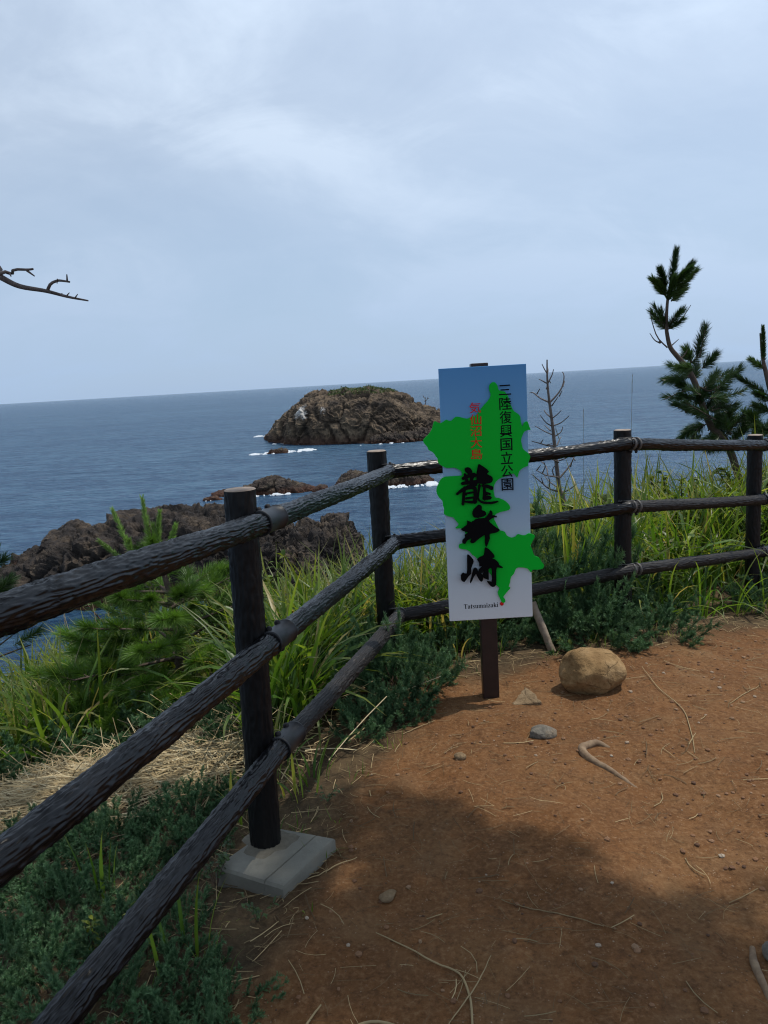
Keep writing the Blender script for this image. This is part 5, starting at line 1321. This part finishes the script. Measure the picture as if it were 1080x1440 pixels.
tag(g.build('dead_sapling', M_SAP, origin=(1.72, DY, zb)), 'leafless grey sapling with short twigs right of the sign', 'tree')

# thin flowering grass stems standing over the right rail
m_stem, t, out = mat('dry_stem'); princ(t, out, (0.16, 0.15, 0.085), .7)
for lab, (x, y), h_, lean, hd in [('tall thin grass stem with a slim head right of the post', (2.02, 6.2), 1.63, (.02, 0), .16), ('tall thin grass stem between the dead sapling and the post', (1.69, 6.4), 1.33, (.01, 0), .15), ('leaning thin grass stem next to the dead sapling', (1.66, 6.3), 1.2, (-.22, 0), .1)]:
    z = g1(x, y); g = Geo()
    P_ = spline([(x, y, z - .03), (x + lean[0] * .2, y, z + h_ * .5), (x + lean[0], y, z + h_)], 14); tube(g, P_, np.linspace(.0028, .0010, 14), 5)
    n = 40; u = rng.random(n); bs = P_[-1] + np.outer(u, (P_[-1] - P_[-3]) / np.linalg.norm(P_[-1] - P_[-3])) * -hd
    blades(g, bs, rng.random(n) * 6.28, rng.uniform(.015, .035, n), rng.uniform(.1, .35, n), rng.uniform(0, .3, n), np.full(n, .0025), 2)
    tag(g.build('grass_stem', m_stem, origin=(x, y, z)), lab, 'grass stem')
for lab, (x, y), h_ in [('left one of three dry plume stems on the slope grass', (-1.96, 4.5), .78), ('middle one of three dry plume stems on the slope grass', (-1.80, 4.5), .90), ('right one of three dry plume stems on the slope grass', (-1.70, 4.45), .88)]:
    z = g1(x, y); g = Geo(); P_ = spline([(x, y, z), (x + .02, y, z + h_ * .6), (x - .01, y, z + h_)], 12); tube(g, P_, np.linspace(.003, .0015, 12), 5, c=(.9, 0, .9))
    n = 60; bs = P_[-1] + np.outer(rng.random(n), [0, 0, -1]) * .12
    blades(g, bs, rng.random(n) * 6.28, rng.uniform(.012, .03, n), rng.uniform(.1, .5, n), rng.uniform(0, .3, n), np.full(n, .002), 2, rnd=np.full(n, .9))
    tag(g.build('grass_stem', m_straw, origin=(x, y, z)), lab, 'grass stem')

# ------------------------------------------------------------------ leafy shrubs and weeds
M_LEAF = foliage_mat('broad_leaf', [(0, (0.060, 0.115, 0.018)), (0.6, (0.105, 0.165, 0.028)), (1, (0.19, 0.21, 0.045))], .35, rough=.55, spec=.2, tl_col=(1.1, 1.1, .4))
def leaves(g, c, d, up, ln, wd, rnd, rnd2):
    """pointed-oval leaves: c base, d direction, up normal"""
    n = len(c); d = d / np.linalg.norm(d, axis=1)[:, None]
    s_ = np.cross(d, up); s_ /= np.linalg.norm(s_, axis=1)[:, None] + 1e-9; nn = np.cross(s_, d)
    rows = [(0, .05, 0), (.25, .85, .06), (.55, 1, .05), (.82, .6, -.02), (1.0, .03, -.12)]
    V = []
    for u, w_, b in rows:
        ctr = c + d * (ln * u)[:, None] + nn * (ln * b)[:, None]
        V += [ctr + s_ * (wd * w_ / 2)[:, None] + nn * (wd * .12 * w_)[:, None], ctr, ctr - s_ * (wd * w_ / 2)[:, None] + nn * (wd * .12 * w_)[:, None]]
    V = np.stack(V, 1).reshape(-1, 3)
    b = (np.arange(n) * 15)[:, None, None]; k = (np.arange(4) * 3)[None, :, None]; s2 = np.arange(2)[None, None]; i = b + k + s2
    C = np.stack([np.repeat(rnd, 15), np.tile(np.repeat([r_[0] for r_ in rows], 3), n) * .5, np.repeat(rnd2, 15)], 1)
    g.add(V, np.stack([i, i + 1, i + 4, i + 3], -1).reshape(-1, 4), C)
def shrub(name, label, x, y, R, Hh, n, ln, wd, m_=None, cat='shrub', ns=9, dz=0):
    z = g1(x, y) + dz; root = thing(name, label, cat, (x, y, z))
    gs, gl_ = Geo(), Geo()
    for k in range(ns):
        a = rng.random() * 6.28; rr = R * rng.uniform(.3, 1); tip = np.array((math.cos(a) * rr, math.sin(a) * rr, Hh * rng.uniform(.6, 1)))
        P_ = spline([(0, 0, -.02), tip * [.4, .4, .55], tip], 9); tube(gs, P_, np.linspace(.006, .002, 9) * (Hh / .5), 5, cap=False)
        m = max(3, n // ns); u = rng.uniform(.25, 1, m); c = np.stack([np.interp(u, np.linspace(0, 1, 9), P_[:, j]) for j in range(3)], 1)
        d = rng.normal(0, 1, (m, 3)) * [1, 1, .35] + [math.cos(a) * .5, math.sin(a) * .5, .25]
        up = rng.normal(0, .35, (m, 3)) + [0, 0, 1]
        leaves(gl_, c, d, up, ln * rng.uniform(.6, 1.15, m), wd * rng.uniform(.6, 1.15, m), rng.random(m), rng.random(m))
    gs.build('stem', m_twig, root); gl_.build('leaves', m_ or M_LEAF, root)
    return root
M_WEED2 = foliage_mat('bush_leaf', [(0, (0.035, 0.07, 0.018)), (1, (0.085, 0.135, 0.032))], .3, rough=.55, spec=.2)
shrub('leafy_shrub', 'yellow-green leafy shrub behind the young pine, left of the near post', -.95, 4.55, .42, .72, 420, .06, .03)
shrub('leafy_shrub', 'dark leafy bush behind the young pine, above the cove', -1.75, 5.05, .6, .85, 520, .06, .035, M_WEED2)
shrub('leafy_shrub', 'vine-like leafy shrub behind the grass left of the far post', 1.58, 6.1, .55, .72, 320, .085, .06)
shrub('leafy_shrub', 'leafy shrub in the grass between the two right posts', 2.3, 6.4, .6, .78, 380, .085, .055)
shrub('leafy_shrub', 'dark leafy shrub behind the rightmost post', 3.1, 6.2, .55, .7, 360, .08, .05)
shrub('leafy_shrub', 'leafy bush hiding the foot of the wind-bent pine', 3.55, 7.3, .6, .95, 520, .075, .045)
shrub('leafy_shrub', 'leafy bush beyond the grass right of the far post', 2.75, 7.0, .6, .85, 460, .08, .05)
shrub('leafy_shrub', 'leafy shrub low under the middle rail between the right posts', 1.95, 5.3, .4, .42, 260, .07, .045)
M_WEED = foliage_mat('weed_leaf', [(0, (0.035, 0.07, 0.024)), (1, (0.075, 0.115, 0.035))], .25, rough=.5)
shrub('weed', 'small leafy weed creeping over the left of the concrete footing', -.585, 2.155, .12, .12, 130, .020, .011, M_WEED, 'weed', 10, .03)
shrub('weed', 'small sprout in front of the concrete footing', -.43, 1.985, .07, .10, 40, .022, .010, M_WEED, 'weed', 5)
shrub('weed', 'small weed on the bare soil between footing and grass', -.27, 2.62, .08, .07, 60, .016, .007, M_WEED, 'weed', 7)
shrub('weed', 'green rosette in front of the stake beside the boulder', .93, 4.02, .09, .07, 40, .04, .016, M_LEAF, 'weed', 7)
M_YEL = foliage_mat('yellow_leaf', [(0, (0.14, 0.20, 0.02)), (1, (0.24, 0.27, 0.03))], .35)
shrub('weed', 'yellow-green feathery seedling beside the lowest rail', -.73, 1.90, .06, .20, 46, .032, .010, M_YEL, 'weed', 4)
shrub('weed', 'yellow-green seedling between the lower two rails', -.91, 1.97, .05, .17, 30, .030, .010, M_YEL, 'weed', 4)

# ------------------------------------------------------------------ the pine that overhangs the path (its dead branch reaches into view at the left)
big = thing('overhanging_pine', 'pine at the left whose bare dead branch reaches into the sky', 'tree', (-2.05, 1.75, g1(-2.05, 1.75)))
def bg_(o): o.parent = big; o.matrix_parent_inverse = Matrix.Translation(-big.location); return o
gt = Geo()
T0 = np.array(big.location)
tr = spline([T0 + [0, 0, -.3], T0 + [-.05, -.02, 1.2], T0 + [.05, -.1, 2.6], T0 + [.35, -.25, 4.0], T0 + [.8, -.4, 5.1], T0 + [1.2, -.5, 5.8]], 30)
tube(gt, tr, np.linspace(.14, .03, 30), 14)
r3 = np.random.default_rng(5)
def crown_tips(n, gxr):
    """tufts of foliage high over the near half of the path, ending along a ragged line"""
    out = []
    while len(out) < n:
        a, b, z = r3.uniform(*gxr), r3.uniform(-1.9, 4.0), r3.uniform(4.2, 5.5)
        wob = .05 * math.sin(a * 4.3 + 1) + r3.normal(0, .11)
        if b > 2.47 - .607 * a + wob: continue
        out.append((a + .413 * z, b + .167 * z, z))
    return np.array(out)
def canopy(gt, tr, tips, nlimb, nn):
    global rng
    gl_ = Geo(); limbs = []
    for k in range(nlimb):
        c = tips[r3.integers(len(tips))]; st_ = tr[r3.integers(15, 29)]
        P_ = spline([st_, (st_ + c) / 2 + [0, 0, .15], c], 10); tube(gt, P_, np.linspace(.05, .012, 10), 6, cap=False); limbs.append(P_)
    LP = np.concatenate(limbs)
    keep = rng; rng = r3
    for c in tips:
        j = LP[np.argmin(((LP - c) ** 2).sum(1))]
        d = c - j; d = d / (np.linalg.norm(d) + 1e-6) * .5 + [0, 0, .7]; d /= np.linalg.norm(d)
        shoot(gl_, c - d * .1, c + d * .1, nn, .16, .008, .6)
    rng = keep
    return gl_
gl_ = canopy(gt, tr, crown_tips(800, (-2.4, -.7)), 12, 70)
bg_(gt.build('trunk', m_bark)); bg_(gl_.build('crown', M_PINE))
shade = thing('shade_pine', 'broad pine behind the viewpoint whose crown shades the near half of the path', 'tree', (2.7, -.6, g1(2.7, -.6)))
gt = Geo(); T1 = np.array(shade.location)
tr1 = spline([T1 + [0, 0, -.3], T1 + [.06, .05, 1.4], T1 + [-.1, .2, 2.8], T1 + [-.4, .6, 4.0], T1 + [-.7, .9, 5.0], T1 + [-.9, 1.1, 5.6]], 30)
tube(gt, tr1, np.linspace(.17, .03, 30), 14)
gl_ = canopy(gt, tr1, crown_tips(2300, (-.7, 3.2)), 22, 70)
for gg, nm, mm in ((gt, 'trunk', m_bark), (gl_, 'crown', M_PINE)):
    o = gg.build(nm, mm); o.parent = shade; o.matrix_parent_inverse = Matrix.Translation(-shade.location)
g = Geo()
YB = 3.0
def pb(px, py, dy=0.0): return np.array([-1.386 + px * .00279 - py * .000163 + .063, YB + dy, 1.975 - (py - 387) * .00277 + px * .00014])  # dead branch points given in image pixels, placed at its depth
root_ = tr[9]
main = spline([root_, root_ * .45 + pb(-60, 362) * .55, pb(-25, 372), pb(0, 389), pb(25, 404), pb(60, 414), pb(90, 425), pb(117, 433)], 34)
tube(g, main, np.interp(np.linspace(0, 1, 34), [0, .45, 1], [.026, .011, .0028]), 8)
for b, r0 in [([(-4, 388), (8, 384), (14, 386), (22, 383), (38, 384), (46, 384)], .0075), ([(37, 385), (46, 393)], .005), ([(13, 386), (17, 391)], .004), ([(62, 415), (68, 406), (76, 402), (86, 404), (94, 406)], .0065), ([(88, 404), (89, 395)], .004), ([(75, 403), (79, 407)], .003), ([(79, 403), (81, 402)], .004), ([(88, 424), (93, 420)], .003), ([(100, 428), (106, 424)], .003), ([(78, 421), (81, 419)], .003), ([(69, 418), (71, 417)], .003)]:
    P_ = [pb(*q, rng.normal(0, .01)) for q in b]; tube(g, spline(P_, 10), np.linspace(r0, r0 * .5, 10), 6)
o = bg_(g.build('dead_branch', M_DEADWOOD)); o['label'] = 'bare dead branch with stubby twigs against the sky'
